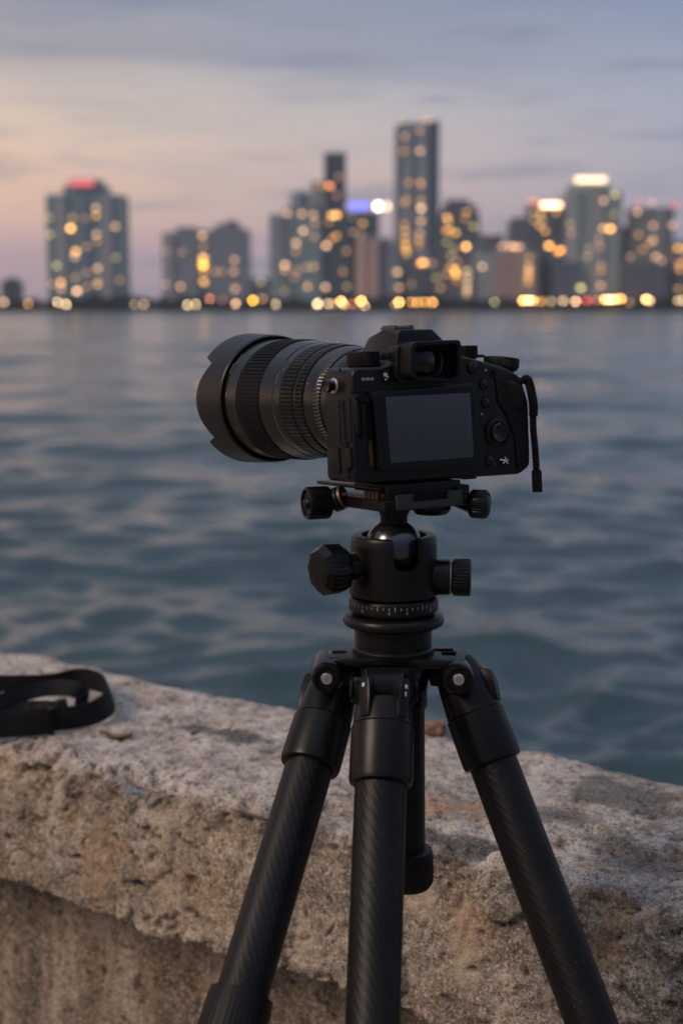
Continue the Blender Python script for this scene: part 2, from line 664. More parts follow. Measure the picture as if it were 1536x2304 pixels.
def make_wall():
    # cross-section: (n, z, radius) from the sea side over the top and down the front
    poly = [(-THK + 0.02, -1.6, 0), (-THK + 0.02, -0.22, 0.01), (-THK, -0.20, 0.02), (-THK, 0, 0.03), (0, 0, 0.022), (0.006, -0.178, 0.007), (-0.125, -0.196, 0.015), (-0.118, -0.97, 0)]
    pts = []
    for i, (a, b, r) in enumerate(poly):
        p = Vector((a, b))
        if r == 0:
            pts.append(p); continue
        pa = Vector(poly[i - 1][:2]) - p; pc = Vector(poly[i + 1][:2]) - p
        p0 = p + pa.normalized() * r; p1 = p + pc.normalized() * r
        for j in range(9):
            s = j / 8
            pts.append(p0 * (1 - s) ** 2 + p * 2 * s * (1 - s) + p1 * s * s)
    P = np.array([tuple(p) for p in pts])
    L = np.concatenate([[0], np.cumsum(np.hypot(*np.diff(P, axis=0).T))])
    top0 = 1.38   # arc length where the sea-side face nears the top
    s_fine0, s_fine1 = 1.52, L[-1] - 0.40
    s = np.concatenate([np.linspace(0, s_fine0, 40)[:-1], np.arange(s_fine0, s_fine1, 0.0021), np.linspace(s_fine1, L[-1], 60)])
    pn = np.interp(s, L, P[:, 0]); pz = np.interp(s, L, P[:, 1])
    e = 0.003
    tn = np.interp(s + e, L, P[:, 0]) - np.interp(s - e, L, P[:, 0]); tz = np.interp(s + e, L, P[:, 1]) - np.interp(s - e, L, P[:, 1])
    ln = np.hypot(tn, tz); nn = -tz / ln; nz = tn / ln        # outward normal (left of travel direction)
    fine = np.arange(-0.62, 1.02, 0.0021)
    lo = -0.62 - np.cumsum(0.004 * 1.05 ** np.arange(90)); lo = lo[lo > -9]
    hi = 1.02 + np.cumsum(0.004 * 1.05 ** np.arange(100)); hi = hi[hi < 14]
    u = np.concatenate([lo[::-1], fine, hi])
    UU, PN = np.meshgrid(u, pn, indexing='ij'); _, PZ = np.meshgrid(u, pz, indexing='ij')
    _, NN = np.meshgrid(u, nn, indexing='ij'); _, NZ = np.meshgrid(u, nz, indexing='ij')
    C = np.stack([UU, PN, PZ], -1)
    # slow wander of the whole section so that no edge is straight
    edge = np.exp(-((PN) ** 2 + PZ ** 2) / 0.045 ** 2)                # near the front top arris
    edge_u = np.exp(-((PN) ** 2 + (PZ + 0.182) ** 2) / 0.028 ** 2)     # near the coping's lower arris
    edge_b = np.exp(-((PN + THK) ** 2 + PZ ** 2) / 0.05 ** 2)
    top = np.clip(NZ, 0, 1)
    Cl = C * np.array([1, 1, 1.0])
    big = fbm(Cl, 0.34, 2, 0.5, 3.3)
    mid = fbm(Cl, 0.095, 3, 0.5, 8.1)
    sm = fbm(Cl, 0.030, 3, 0.55, 1.7)
    fi = fbm(Cl, 0.010, 3, 0.6, 5.2)
    warp = C + 0.02 * np.stack([fbm(Cl, 0.05, 2, .5, 11), fbm(Cl, 0.05, 2, .5, 12), fbm(Cl, 0.05, 2, .5, 13)], -1)
    ch = fbm(warp, 0.06, 2, 0.4, 21.0)          # chunks that have broken away
    ch2 = fbm(warp, 0.024, 2, 0.5, 27.0)
    pit = np.clip(fbm(warp, 0.012, 2, 0.5, 31.0) - 0.40, 0, 1)
    pit2 = np.clip(fbm(C, 0.0060, 2, 0.5, 37.0) - 0.40, 0, 1)
    crack = 1 - np.clip(np.abs(fbm(warp, 0.13, 3, 0.55, 44.0)) / 0.018, 0, 1)
    crack2 = 1 - np.clip(np.abs(fbm(warp, 0.07, 3, 0.55, 54.0)) / 0.02, 0, 1)
    rough_zone = np.clip(0.45 + 0.9 * fbm(C, 0.22, 2, 0.5, 61.0) - 0.35 * UU, 0.15, 1.2)   # right side is more broken
    h = 0.006 * big + 0.0026 * mid * (0.6 + rough_zone) + 0.0017 * sm * (0.5 + rough_zone) + (0.0022 + 0.0030 * edge + 0.0020 * edge_u) * fi + 0.0050 * edge * sm
    h -= 0.0115 * np.clip(ch - 0.02, 0, .35) / .35 * np.clip(edge * 1.3 + 0.14 * rough_zone, 0, 1.1)
    h -= 0.007 * (np.clip(ch2 + 0.0, 0, .3) / .3) * np.clip(edge * 1.2 + edge_u * 1.1 + 0.0 * (1 - top), 0, 1)
    h += 0.007 * edge * mid + 0.012 * edge_u * (ch - 0.1) + 0.006 * edge_b * mid
    h -= 0.012 * np.clip(pit * 2.2, 0, .45) * (0.35 + 0.8 * rough_zone) + 0.004 * np.clip(pit2 * 2, 0, .6)
    h -= 0.0035 * crack * (0.25 + 0.75 * (1 - top)) * np.clip(rough_zone, 0, 1) + 0.002 * crack2 * (1 - top) * np.clip(rough_zone - .2, 0, 1)
    # painted / stained places, given as points on the wall (u, n, z, radii, amount)
    def spot(px, py, ru, rv, front=False, seed=0):
        if front:
            rr = ray(px, py); tt = (Q - EYE).dot(N) / rr.dot(N); p = EYE + rr * tt
        else:
            p = on_z(px, py, WALL_Z)
        du = (p - Q).dot(U); dn = (p - Q).dot(N); dz = p.z - WALL_Z
        s1 = (UU - du) ** 2 / ru ** 2 + ((PN - dn) ** 2 + (PZ - dz) ** 2) / rv ** 2
        wob = fbm(C, 0.03, 3, 0.6, 90 + seed)
        return np.clip(1.4 - s1 + 1.5 * wob, 0, 1)
    # lumps of harder stone standing out of the broken face, with a crack round each
    lump = np.zeros_like(UU)
    for (px_, py_, ru_, rv_, fr_, a_) in ((1105, 1990, .034, .030, True, .013), (1440, 2180, .045, .05, True, .010), (860, 2150, .03, .05, True, .006), (320, 1900, .045, .04, True, .006),
                                          (1480, 1900, .06, .035, False, .008), (1290, 1880, .05, .03, False, .007), (140, 1755, .02, .03, True, .008), (600, 2060, .04, .06, True, .006)):
        sp_ = spot(px_, py_, ru_, rv_, fr_, seed=int(px_))
        lump = lump + a_ * (np.clip(sp_ * 3.0, 0, 1) * 0.55 + 0.45 * sp_)
        lump = lump - a_ * 0.45 * np.exp(-((sp_ - 0.04) / 0.05) ** 2) * (sp_ > 0.001)
    h = h + lump
    PN2 = PN + NN * h; PZ2 = PZ + NZ * h
    Vw = (np.array(Q)[None, None] + UU[..., None] * np.array(U)[None, None] + PN2[..., None] * np.array(N)[None, None])
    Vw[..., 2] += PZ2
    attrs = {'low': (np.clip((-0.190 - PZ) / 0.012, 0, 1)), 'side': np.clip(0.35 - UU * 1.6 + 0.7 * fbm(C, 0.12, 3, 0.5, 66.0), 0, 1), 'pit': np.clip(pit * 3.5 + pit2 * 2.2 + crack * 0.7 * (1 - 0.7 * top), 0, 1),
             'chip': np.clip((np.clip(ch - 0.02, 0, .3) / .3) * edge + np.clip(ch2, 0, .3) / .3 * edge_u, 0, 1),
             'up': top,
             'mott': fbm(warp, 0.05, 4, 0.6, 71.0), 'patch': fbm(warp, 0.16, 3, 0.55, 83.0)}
    dark = np.maximum.reduce([spot(500, 1652, 0.060, 0.022, seed=1) * 1.0, spot(980, 1890, 0.075, 0.032, seed=2) * 1.0, spot(1270, 1850, 0.05, 0.035, seed=3) * .9, spot(1430, 1930, .05, .03, seed=33) * .7, spot(690, 1880, .03, .03, True, seed=34) * .8,
                              spot(1400, 1790, 0.07, 0.045, seed=4) * .8, spot(200, 1745, 0.06, 0.012, seed=5) * .8, spot(590, 1850, 0.04, 0.03, True, seed=6) * .6,
                              spot(1330, 2100, 0.03, 0.05, True, seed=16) * .5])
    rust = np.maximum.reduce([spot(990, 1812, 0.060, 0.034, seed=7) * 1.0, spot(1405, 2040, 0.040, 0.014, True, seed=8) * .8, spot(1375, 2120, 0.018, 0.022, True, seed=9),
                              spot(1060, 2080, 0.03, 0.03, True, seed=10) * .5, spot(240, 1950, 0.03, 0.06, True, seed=11) * .45, spot(390, 2010, 0.06, 0.05, True, seed=12) * .35,
                              spot(1510, 1950, 0.03, 0.03, seed=17) * .6, spot(1300, 1820, 0.012, 0.008, seed=18)])
    blue = np.maximum.reduce([spot(322, 1744, 0.008, 0.005, seed=13), spot(295, 1778, 0.022, 0.010, True, seed=14) * .55, spot(302, 1787, 0.008, 0.005, True, seed=15) * .9])
    pale = np.maximum.reduce([spot(1050, 2130, 0.016, 0.045, True, seed=19), spot(955, 2030, 0.02, 0.02, True, seed=20) * .8, spot(135, 1750, 0.018, 0.03, True, seed=21) * .9,
                              spot(375, 1975, 0.014, 0.016, True, seed=22) * .8, spot(390, 1880, 0.03, 0.03, True, seed=23) * .4, spot(230, 1900, 0.02, 0.07, True, seed=24) * .35, spot(690, 2120, 0.01, 0.03, True, seed=25) * .7])
    attrs.update({'dark': dark, 'rust': rust, 'blue': blue, 'pale': pale})
    m = bpy.data.materials.new('weathered_concrete')
    m.use_nodes = True
    t = NT(m.node_tree)
    b = t.n['Principled BSDF']
    b.inputs['Roughness'].default_value = 0.88
    b.inputs['Specular IOR Level'].default_value = 0.35
    tcn = t.add('ShaderNodeTexCoord')
    o1 = tcn.outputs['Object']
    def A(nm):
        a = t.add('ShaderNodeAttribute'); a.attribute_name = nm; return a.outputs['Fac']
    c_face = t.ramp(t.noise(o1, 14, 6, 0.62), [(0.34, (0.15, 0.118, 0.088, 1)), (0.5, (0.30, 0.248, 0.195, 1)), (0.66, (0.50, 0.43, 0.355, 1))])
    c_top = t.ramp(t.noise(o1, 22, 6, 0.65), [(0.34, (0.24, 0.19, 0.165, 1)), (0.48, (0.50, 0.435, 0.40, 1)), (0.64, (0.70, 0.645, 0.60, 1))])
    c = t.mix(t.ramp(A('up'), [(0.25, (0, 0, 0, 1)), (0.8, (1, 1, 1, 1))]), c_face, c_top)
    # ochre and grey-white blooms, streaked downwards on the face
    bl = t.noise(t.mapping(o1, loc=(3, 1, 2), scale=(1, 1, .55)), 11, 5, .62)
    c = t.mix(t.ramp(bl, [(.52, (0, 0, 0, 1)), (.66, (.55, .55, .55, 1))]), c, (0.44, 0.315, 0.19, 1))
    bl2 = t.noise(t.mapping(o1, loc=(7, 4, 9), scale=(1, 1, .40)), 17, 5, .62)
    c = t.mix(t.ramp(bl2, [(.54, (0, 0, 0, 1)), (.64, (.60, .60, .60, 1))]), c, (0.56, 0.50, 0.43, 1))
    bl3 = t.noise(t.mapping(o1, loc=(1, 8, 5)), 46, 6, .7)
    c = t.mix(t.ramp(bl3, [(.55, (0, 0, 0, 1)), (.66, (.75, .75, .75, 1))]), c, (0.12, 0.090, 0.070, 1))
    # greyer, dirtier stone towards the near (right-hand) end; grimy brown below the coping
    c = t.mix(t.math('MULTIPLY', A('side'), 0.74), c, t.ramp(t.noise(o1, 34, 7, .7), [(.38, (0.045, 0.042, 0.042, 1)), (.48, (0.19, 0.172, 0.16, 1)), (.62, (0.46, 0.42, 0.385, 1))]))
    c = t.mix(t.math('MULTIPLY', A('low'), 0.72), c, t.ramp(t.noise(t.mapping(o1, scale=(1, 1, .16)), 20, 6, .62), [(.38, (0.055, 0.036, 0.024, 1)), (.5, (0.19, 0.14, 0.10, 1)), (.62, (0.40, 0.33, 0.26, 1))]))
    # vertical streaks of grime on the face
    st = t.noise(t.mapping(o1, scale=(1, 1, 0.16)), 26, 4, 0.6)
    c = t.mix(t.math('MULTIPLY', t.math('SUBTRACT', 1.0, A('up')), t.ramp(st, [(0.5, (0, 0, 0, 1)), (0.72, (.5, .5, .5, 1))])), c, (0.12, 0.085, 0.060, 1))
    # aggregate: pale and dark grains
    v1 = t.add('ShaderNodeTexVoronoi'); v1.inputs['Scale'].default_value = 210; t.link(o1, v1.inputs['Vector'])
    g = t.noise(o1, 330, 3, 0.7)
    c = t.mix(t.ramp(g, [(0.54, (0, 0, 0, 1)), (0.64, (.65, .65, .65, 1))]), c, (0.76, 0.69, 0.61, 1))
    c = t.mix(t.ramp(g, [(0.33, (.95, .95, .95, 1)), (0.44, (0, 0, 0, 1))]), c, (0.045, 0.036, 0.030, 1))
    g2 = t.noise(o1, 90, 6, 0.72)
    c = t.mix(t.ramp(g2, [(0.56, (0, 0, 0, 1)), (0.70, (.55, .55, .55, 1))]), c, (0.66, 0.59, 0.52, 1))
    c = t.mix(t.ramp(g2, [(0.34, (.8, .8, .8, 1)), (0.45, (0, 0, 0, 1))]), c, (0.070, 0.055, 0.045, 1))
    c = t.mix(t.ramp(A('patch'), [(0.56, (0, 0, 0, 1)), (0.70, (.5, .5, .5, 1))]), c, (0.17, 0.15, 0.145, 1))
    c = t.mix(t.math('MULTIPLY', A('pale'), 0.75), c, (0.50, 0.42, 0.33, 1))
    c = t.mix(t.math('MULTIPLY', t.math('MULTIPLY', A('rust'), t.ramp(t.noise(o1, 34, 6, .7), [(.40, (.12, .12, .12, 1)), (.56, (1, 1, 1, 1))])), 0.72), c, t.ramp(g2, [(0.4, (0.17, 0.080, 0.030, 1)), (0.6, (0.50, 0.27, 0.12, 1))]))
    c = t.mix(t.math('MULTIPLY', A('dark'), 0.90), c, t.ramp(g, [(0.4, (0.045, 0.043, 0.043, 1)), (0.65, (0.17, 0.16, 0.155, 1))]))
    c = t.mix(t.math('MULTIPLY', t.math('MULTIPLY', A('blue'), t.ramp(g2, [(0.42, (0, 0, 0, 1)), (0.55, (1, 1, 1, 1))])), 0.85), c, (0.12, 0.28, 0.48, 1))
    c = t.mix(t.math('MULTIPLY', A('pit'), 0.75), c, (0.045, 0.034, 0.027, 1))
    t.link(c, b.inputs['Base Color'])
    hh = t.math('ADD', t.math('MULTIPLY', g, 0.6), t.math('MULTIPLY', g2, 1.0))
    bp = t.add('ShaderNodeBump'); bp.inputs['Strength'].default_value = 1.0; bp.inputs['Distance'].default_value = 0.005
    t.link(hh, bp.inputs['Height']); t.link(bp.outputs[0], b.inputs['Normal'])
    org = np.array([Q.x, Q.y, 1.5])
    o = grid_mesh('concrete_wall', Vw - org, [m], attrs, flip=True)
    o.location = org
    tag(o, 'weathered pale concrete sea wall with chipped broad coping, rust and blue paint stains', 'wall')
    return o


make_wall()


def make_pavement():
    bm = bmesh.new()
    c = Q + N * -0.16
    for (a, b) in ((-9, 0), (14, 0), (14, 9), (-9, 9)):
        p = c + U * a + N * b
        bm.verts.new((p.x, p.y, 1.5))
    f = bm.faces.new(bm.verts)
    r = bmesh.ops.extrude_face_region(bm, geom=[f])
    for v in r['geom']:
        if isinstance(v, bmesh.types.BMVert): v.co.z = -1.0
    m = pbr('paving', (0.20, 0.18, 0.16), 0.85, bump=(60, 0.6, 0.004, 'noise'), var=0.35, var_scale=9)
    o = obj('pavement', bm, m)
    tag(o, 'grey promenade paving beside the sea wall', 'pavement', kind='structure')


make_pavement()

# ------------------------------------------------------------------ far shore and city (about a kilometre away)
DC = 1000.0


def cx(px):                      # world x of a photo column at the shore distance
    return at(px, 690, DC).x


def chh(py, Yd=DC):              # height above the water of a photo row
    return at(768, py, Yd).z


def make_shore():
    bm = bmesh.new()
    n = 90
    top = []; bot = []
    for i in range(n):
        x = -900 + 1800 * i / (n - 1)
        y = DC - 4 + 1.5 * math.sin(i * 1.7) + math.sin(i * 0.6)
        top.append((x, y))
    vs = [bm.verts.new((x, y, 0.7)) for x, y in top] + [bm.verts.new((x, 1300, 0.7)) for x, y in reversed(top)]
    f = bm.faces.new(vs)
    r = bmesh.ops.extrude_face_region(bm, geom=[f])
    for v in r['geom']:
        if isinstance(v, bmesh.types.BMVert): v.co.z = -1.5
    o = obj('shore_ground', bm, pbr('shore_soil', (0.03, 0.035, 0.03), 0.95, var=0.3, var_scale=0.1))
    tag(o, 'low dark waterfront ground under the far city', 'shore', kind='structure')


make_shore()


def make_trees():
    rs = random.Random(5)
    bm = bmesh.new()
    leaf = []
    x = -870.0
    V = []; F = []
    while x < 870:
        big = rs.random() < 0.25
        hh = rs.uniform(5.5, 8.0) + (2.0 if big else 0) + 1.3 * math.sin(x * 0.03) + 0.8 * math.sin(x * 0.11)
        r = rs.uniform(3.4, 5.4)
        yy = DC + 3 + rs.uniform(0, 9)
        for k in range(150 if abs(x) < 330 else 60):
            # leaf clumps in an uneven dome
            a = rs.uniform(0, 6.283); e = rs.uniform(-0.5, 1.0)
            q = r * (0.55 + 0.5 * rs.random())
            c = Vector((x + q * math.cos(a) * math.sqrt(1 - min(1, e * e)) * 1.1, yy + q * math.sin(a) * 0.8, 0.9 + hh * 0.55 + e * hh * 0.42))
            s = rs.uniform(0.5, 1.1)
            n1 = Vector((rs.gauss(0, 1), rs.gauss(0, 1), rs.gauss(0, 1))).normalized() * s
            n2 = Vector((rs.gauss(0, 1), rs.gauss(0, 1), rs.gauss(0, 1))).normalized() * s
            i = len(V)
            V += [c - n1, c + n2, c + n1, c - n2]
            F.append((i, i + 1, i + 2, i + 3))
        # trunk
        i = len(V)
        for zz_, rr in ((0.6, 0.35), (hh * 0.6, 0.2)):
            for j in range(4):
                V.append(Vector((x + rr * math.cos(j * 1.57), yy + rr * math.sin(j * 1.57), zz_)))
        for j in range(4):
            F.append((i + j, i + (j + 1) % 4, i + 4 + (j + 1) % 4, i + 4 + j))
        # bush at its foot
        for k in range(60 if abs(x) < 330 else 30):
            c = Vector((x + rs.uniform(-3.4, 3.4), DC + rs.uniform(-1, 3), 0.8 + rs.uniform(0, 2.6)))
            n1 = Vector((rs.gauss(0, 1), rs.gauss(0, 1), rs.gauss(0, 1))).normalized() * 0.9
            n2 = Vector((rs.gauss(0, 1), rs.gauss(0, 1), rs.gauss(0, 1))).normalized() * 0.9
            i = len(V); V += [c - n1, c + n2, c + n1, c - n2]; F.append((i, i + 1, i + 2, i + 3))
        x += rs.uniform(3.2, 5.2)
    me = bpy.data.meshes.new('shoreline_trees')
    me.from_pydata([tuple(v) for v in V], [], F)
    me.materials.append(pbr('far_foliage', (0.022, 0.030, 0.020), 0.8, var=0.4, var_scale=0.25))
    o = bpy.data.objects.new('shoreline_trees', me)
    col.objects.link(o)
    tag(o, 'dark belt of waterfront trees and bushes along the far shore', 'trees', kind='stuff')


make_trees()


def facade(name, wall, glass, bay=3.4, floor=3.1, frac=0.55, rough=0.35):
    """storeys of glazing between slabs and mullions, in the building's own metres"""
    m = bpy.data.materials.new(name)
    m.use_nodes = True
    t = NT(m.node_tree)
    b = t.n['Principled BSDF']
    tc_ = t.add('ShaderNodeTexCoord')
    s = t.add('ShaderNodeSeparateXYZ'); t.link(tc_.outputs['Object'], s.inputs[0])
    hx = t.math('ADD', s.outputs[0], s.outputs[1])
    fx = t.math('FRACT', t.math('DIVIDE', hx, bay)); fz = t.math('FRACT', t.math('DIVIDE', s.outputs[2], floor))
    win = t.math('MULTIPLY', t.math('LESS_THAN', fx, 0.80), t.math('LESS_THAN', fz, frac + 0.1))
    nv = t.noise(tc_.outputs['Object'], 0.09, 3, 0.6)
    gl = t.mix(nv, tuple(c * 0.75 for c in glass[:3]) + (1,), tuple(min(1, c * 1.25) for c in glass[:3]) + (1,))
    wl = t.mix(nv, tuple(c * 0.85 for c in wall[:3]) + (1,), tuple(min(1, c * 1.1) for c in wall[:3]) + (1,))
    t.link(t.mix(win, wl, gl), b.inputs['Base Color'])
    t.link(t.math('MULTIPLY_ADD', win, rough - 0.8, 0.8), b.inputs['Roughness'])
    return m


WARM = [emit('lit_amber', (1.0, 0.52, 0.14), 1), emit('lit_peach', (1.0, 0.62, 0.34), 1), emit('lit_gold', (1.0, 0.66, 0.24), 1),
        emit('lit_cream', (1.0, 0.86, 0.62), 1), emit('lit_olive', (0.80, 0.68, 0.30), 1)]
_em = {}


def glow_mat(c, s):
    k = (c, round(s, 1))
    if k not in _em:
        cc = {'a': (1.0, 0.46, 0.10), 'p': (1.0, 0.56, 0.30), 'g': (1.0, 0.50, 0.14), 'c': (1.0, 0.70, 0.38), 'o': (0.80, 0.66, 0.28), 'w': (1.0, 0.93, 0.82),
              'r': (1.0, 0.10, 0.09), 'k': (1.0, 0.17, 0.22), 'b': (0.16, 0.17, 1.0), 't': (1.0, 0.30, 0.12), 'y': (1.0, 0.48, 0.05)}[c]
        _em[k] = emit('light_' + c + str(round(s, 1)).replace('.', '_'), cc, s)
    return _em[k]


def mk_box_local(parent, name, x0, x1, y0, y1, z0, z1, mat, rot=0.0, b=0.0, xy=None):
    bm = box(x0, x1, y0, y1, z0, z1, b)
    p = wloc(parent)
    bm.transform(Matrix.Translation(p) @ Matrix.Rotation(rot, 4, 'Z'))
    return obj(name, bm, mat, parent)


GL_TEAL = (0.11, 0.20, 0.25); GL_BLUE = (0.10, 0.165, 0.25); GL_DARK = (0.040, 0.065, 0.10)
W_PALE = (0.42, 0.41, 0.43); W_GREY = (0.20, 0.225, 0.275); W_PINK = (0.46, 0.34, 0.30); W_TEAL = (0.20, 0.27, 0.29); W_DARK = (0.07, 0.085, 0.11)
MF = {}


def mfac(w_, g_, **k):
    key = (w_, g_, tuple(k.items()))
    if key not in MF:
        MF[key] = facade('facade_%d' % len(MF), w_, g_, **k)
    return MF[key]


def tower(label, x0, x1, ytop, depth, mat, dy=0.0, rot=0.0, kind='tower', group='city towers on the far shore', win=(), piers=(), crown=(), roofstep=(), cap=(), name='apartment_tower', slabs=0, extra=None):
    """x0,x1,ytop in photo pixels; a box at the shore distance + dy metres with its own storeys"""
    Yd = DC + 22 + dy
    kx = Yd * ray(0, 690).length * 0 + Yd
    X0 = at(x0, 690, Yd).x; X1 = at(x1, 690, Yd).x
    xc = (X0 + X1) / 2; wd = X1 - X0
    H = at(768, ytop, Yd).z - 0.7
    root = empty(name, (xc, Yd, 0.7), label, kind, group)
    mk_box_local(root, 'facade', -wd / 2, wd / 2, 0, depth, 0, H, mat, rot)
    fx = lambda px: at(px, 690, Yd).x - xc
    fz = lambda py: at(768, py, Yd).z - 0.7
    if slabs:
        bm = bmesh.new()
        z = 4.0
        while z < H - 2:
            box(-wd / 2 - 0.9, wd / 2 + 0.9, -1.0, depth + 0.9, z, z + 0.28, bm=bm); z += slabs
        bm.transform(Matrix.Translation(wloc(root)) @ Matrix.Rotation(rot, 4, 'Z'))
        obj('floor_slabs', bm, mfac(W_GREY, W_GREY), root)
    for (a, b_, yt, mt) in piers:
        mk_box_local(root, 'facade_pier', fx(a), fx(b_), -1.6, 0.3, 0.5, fz(yt), mt, rot)
    for (a, b_, yt, d0, d1) in roofstep:
        mk_box_local(root, 'penthouse', fx(a), fx(b_), d0 * depth, d1 * depth, H - 0.2, fz(yt), mat, rot)
        mk_box_local(root, 'roof_slab', fx(a) - 0.5, fx(b_) + 0.5, d0 * depth - 0.5, d1 * depth + 0.5, fz(yt) - 0.1, fz(yt) + 0.5, mfac(W_GREY, W_GREY), rot)
    if not roofstep:
        mk_box_local(root, 'parapet', -wd / 2 - 0.4, wd / 2 + 0.4, -0.4, depth + 0.4, H - 0.2, H + 0.9, mfac(W_GREY, W_GREY), rot)
    for (px, py, c, s, *sz) in win:
        ww, hh = (sz[0] * 0.50, sz[1] * 0.7) if sz else (2.7, 2.0)
        mk_box_local(root, 'lit_window', fx(px) - ww / 2, fx(px) + ww / 2, -1.75, -0.2, fz(py) - hh / 2, fz(py) + hh / 2, glow_mat(c, s), rot)
    for (a, b_, y0, y1, c, s) in crown:
        mk_box_local(root, 'rooftop_light', fx(a), fx(b_), -1.2, 1.0, fz(y1), fz(y0), glow_mat(c, s), rot)
    if extra: extra(root, fx, fz, H, wd, depth)
    return root


S = 1.0
BR, MD, DM, FT = 8.5, 4.2, 2.0, 0.9      # bright, medium, dim and faint windows

# left tower with the red sign
mt = mfac(W_TEAL, GL_TEAL)
ltw = [(165, 514, 'g', BR), (170, 490, 'p', FT), (175, 566, 'g', MD * 1.1), (172, 578, 'p', DM), (222, 468, 'p', DM), (222, 485, 'g', DM), (222, 528, 'p', DM), (223, 543, 'p', FT),
       (223, 604, 'p', DM * 1.2), (222, 640, 'p', DM), (222, 632, 'g', FT), (140, 636, 'g', MD), (139, 648, 'p', DM), (175, 655, 'p', BR * 0.7), (172, 625, 'p', FT), (264, 510, 'p', DM), (264, 580, 'o', FT),
       (132, 598, 'o', DM), (118, 490, 'o', FT), (118, 528, 'o', DM * .7), (200, 555, 'p', FT), (198, 492, 'p', FT * .7), (272, 631, 'p', FT * .7), (120, 640, 'p', FT), (198, 614, 'p', FT), (198, 645, 'p', FT)]
tower('teal tower at the far left with pale piers and a red rooftop sign', 110, 281, 438, 30, mt, win=ltw, slabs=0,
      piers=[(132, 155, 436, mfac(W_PALE, W_GREY)), (234, 256, 436, mfac(W_PALE, W_GREY)), (186, 206, 448, mfac(W_GREY, GL_BLUE))],
      roofstep=[(148, 242, 418, 0.1, 0.9), (160, 228, 404, 0.15, 0.85)], crown=[(165, 217, 407, 418, 'k', 0.9)])
tower('small dark block peeping over the trees left of the teal tower', 4, 42, 632, 20, mfac(W_DARK, GL_DARK), dy=40, kind='building', group=None, name='low_building', roofstep=[(14, 34, 626, .2, .8)])

# second group, left
tower('mid-height grey block with a stepped top and glowing stair window column', 368, 446, 522, 26, mfac((0.30, 0.30, 0.31), GL_BLUE), win=[(407, 645, 'p', DM), (375, 640, 'p', FT), (378, 565, 'p', FT * .6), (412, 568, 'p', FT * .6)],
      piers=[(374, 392, 524, mfac(W_PALE, W_GREY))], roofstep=[(398, 440, 512, .1, .9)])
tower('slim dark block with a column of bright golden windows, between two grey blocks', 446, 476, 520, 20, mfac(W_GREY, GL_BLUE), dy=3,
      win=[(458, 530, 'p', DM, 6.5, 3.4), (459, 554, 'p', FT), (459, 581, 'g', MD, 7, 4), (459, 597, 'y', BR * .8, 7, 4), (460, 610, 'g', DM), (460, 634, 'g', DM * 1.3, 7, 4)])
tower('grey block with a peaked roof right of the golden window column', 476, 560, 516, 28, mfac((0.25, 0.26, 0.30), GL_BLUE), dy=2,
      win=[(529, 585, 'p', DM * .8), (527, 611, 'p', DM * .8), (530, 650, 'p', DM), (486, 612, 'p', FT), (500, 612, 'p', FT * .7)], roofstep=[(486, 540, 505, .1, .9), (508, 532, 496, .2, .8)])
tower('low hazy block between the grey group and the domed tower', 562, 606, 628, 20, mfac(W_GREY, W_GREY), dy=60, kind='building', name='low_building', group=None, win=[(587, 634, 'o', DM * .8), (591, 671, 'p', FT)])

# domed tower


def dome(root, fx, fz, H, wd, depth):
    c = wloc(root) + Vector((fx(674), depth * 0.5, 0))
    r = (fx(697) - fx(651)) / 2
    z0 = H - 0.2; zt = fz(424)
    prof = [(z0, r)] + [(zt - r * 0.55 + r * 0.55 * math.sin(a), r * math.cos(a)) for a in [k * math.pi / 2 / 8 for k in range(8)]] + [(zt, 0.01)]
    obj('drum_roof', lathe(prof, 32, Matrix.Translation(c)), mfac(W_TEAL, GL_BLUE), root)


tower('blue-green tower topped by a round drum, scattered peach windows', 607, 724, 482, 34, mfac((0.24, 0.31, 0.33), GL_TEAL), dy=4, extra=dome,
      piers=[(624, 632, 484, mfac(W_PALE, W_GREY)), (642, 648, 490, mfac(W_PALE, W_GREY))], roofstep=[(640, 712, 466, .1, .9)],
      win=[(648, 480, 'p', DM), (680, 481, 'p', DM * 1.1), (706, 484, 'p', DM), (683, 520, 'p', MD * .8), (667, 547, 'p', MD * .7), (666, 566, 'p', FT), (708, 533, 'p', FT), (709, 503, 'p', FT),
           (642, 596, 'p', MD * .9), (642, 608, 'p', DM * .8), (706, 600, 'p', DM * .7), (690, 602, 'p', FT), (668, 610, 'p', FT), (692, 645, 'p', DM), (640, 655, 'o', FT * .7), (664, 625, 'p', FT * .7)])
tower('pale narrow slab tucked behind the slender dark tower', 700, 729, 412, 14, mfac(W_PALE, W_GREY), dy=34, win=[(722, 418, 'g', FT)])

# slender dark tower and its podium block
tower('slender nearly black tower left of the violet roof light', 729, 778, 346, 18, mfac(W_DARK, GL_DARK), dy=10,
      win=[(740, 418, 'a', DM, 7, 3), (744, 420, 'p', FT), (762, 398, 'p', FT * .5), (757, 440, 'p', FT * .5)], piers=[(729, 733, 348, mfac(W_GREY, GL_BLUE))])
tower('dark wide block at the foot of the slender black tower', 722, 790, 480, 26, mfac(W_DARK, GL_DARK), dy=6,
      win=[(746, 485, 'g', MD, 6, 3), (757, 484, 'a', BR * .7, 6, 3), (734, 553, 'p', MD * 1.1), (757, 531, 'a', DM), (747, 537, 'a', DM * .8), (732, 646, 'p', MD * .8), (771, 611, 'p', FT), (779, 565, 'p', FT), (740, 500, 'a', FT), (780, 645, 'o', FT)])
tower('dark block with a violet-blue roof strip and a dazzling white roof light', 782, 852, 478, 24, mfac(W_DARK, GL_DARK), dy=8,
      win=[(815, 503, 'g', DM), (795, 522, 'p', FT), (790, 490, 'o', FT), (812, 530, 'p', FT * .8)], crown=[(786, 826, 457, 471, 'b', 2.2), (843, 856, 457, 471, 'w', 7.5), (865, 875, 457, 471, 'c', 3.2)])
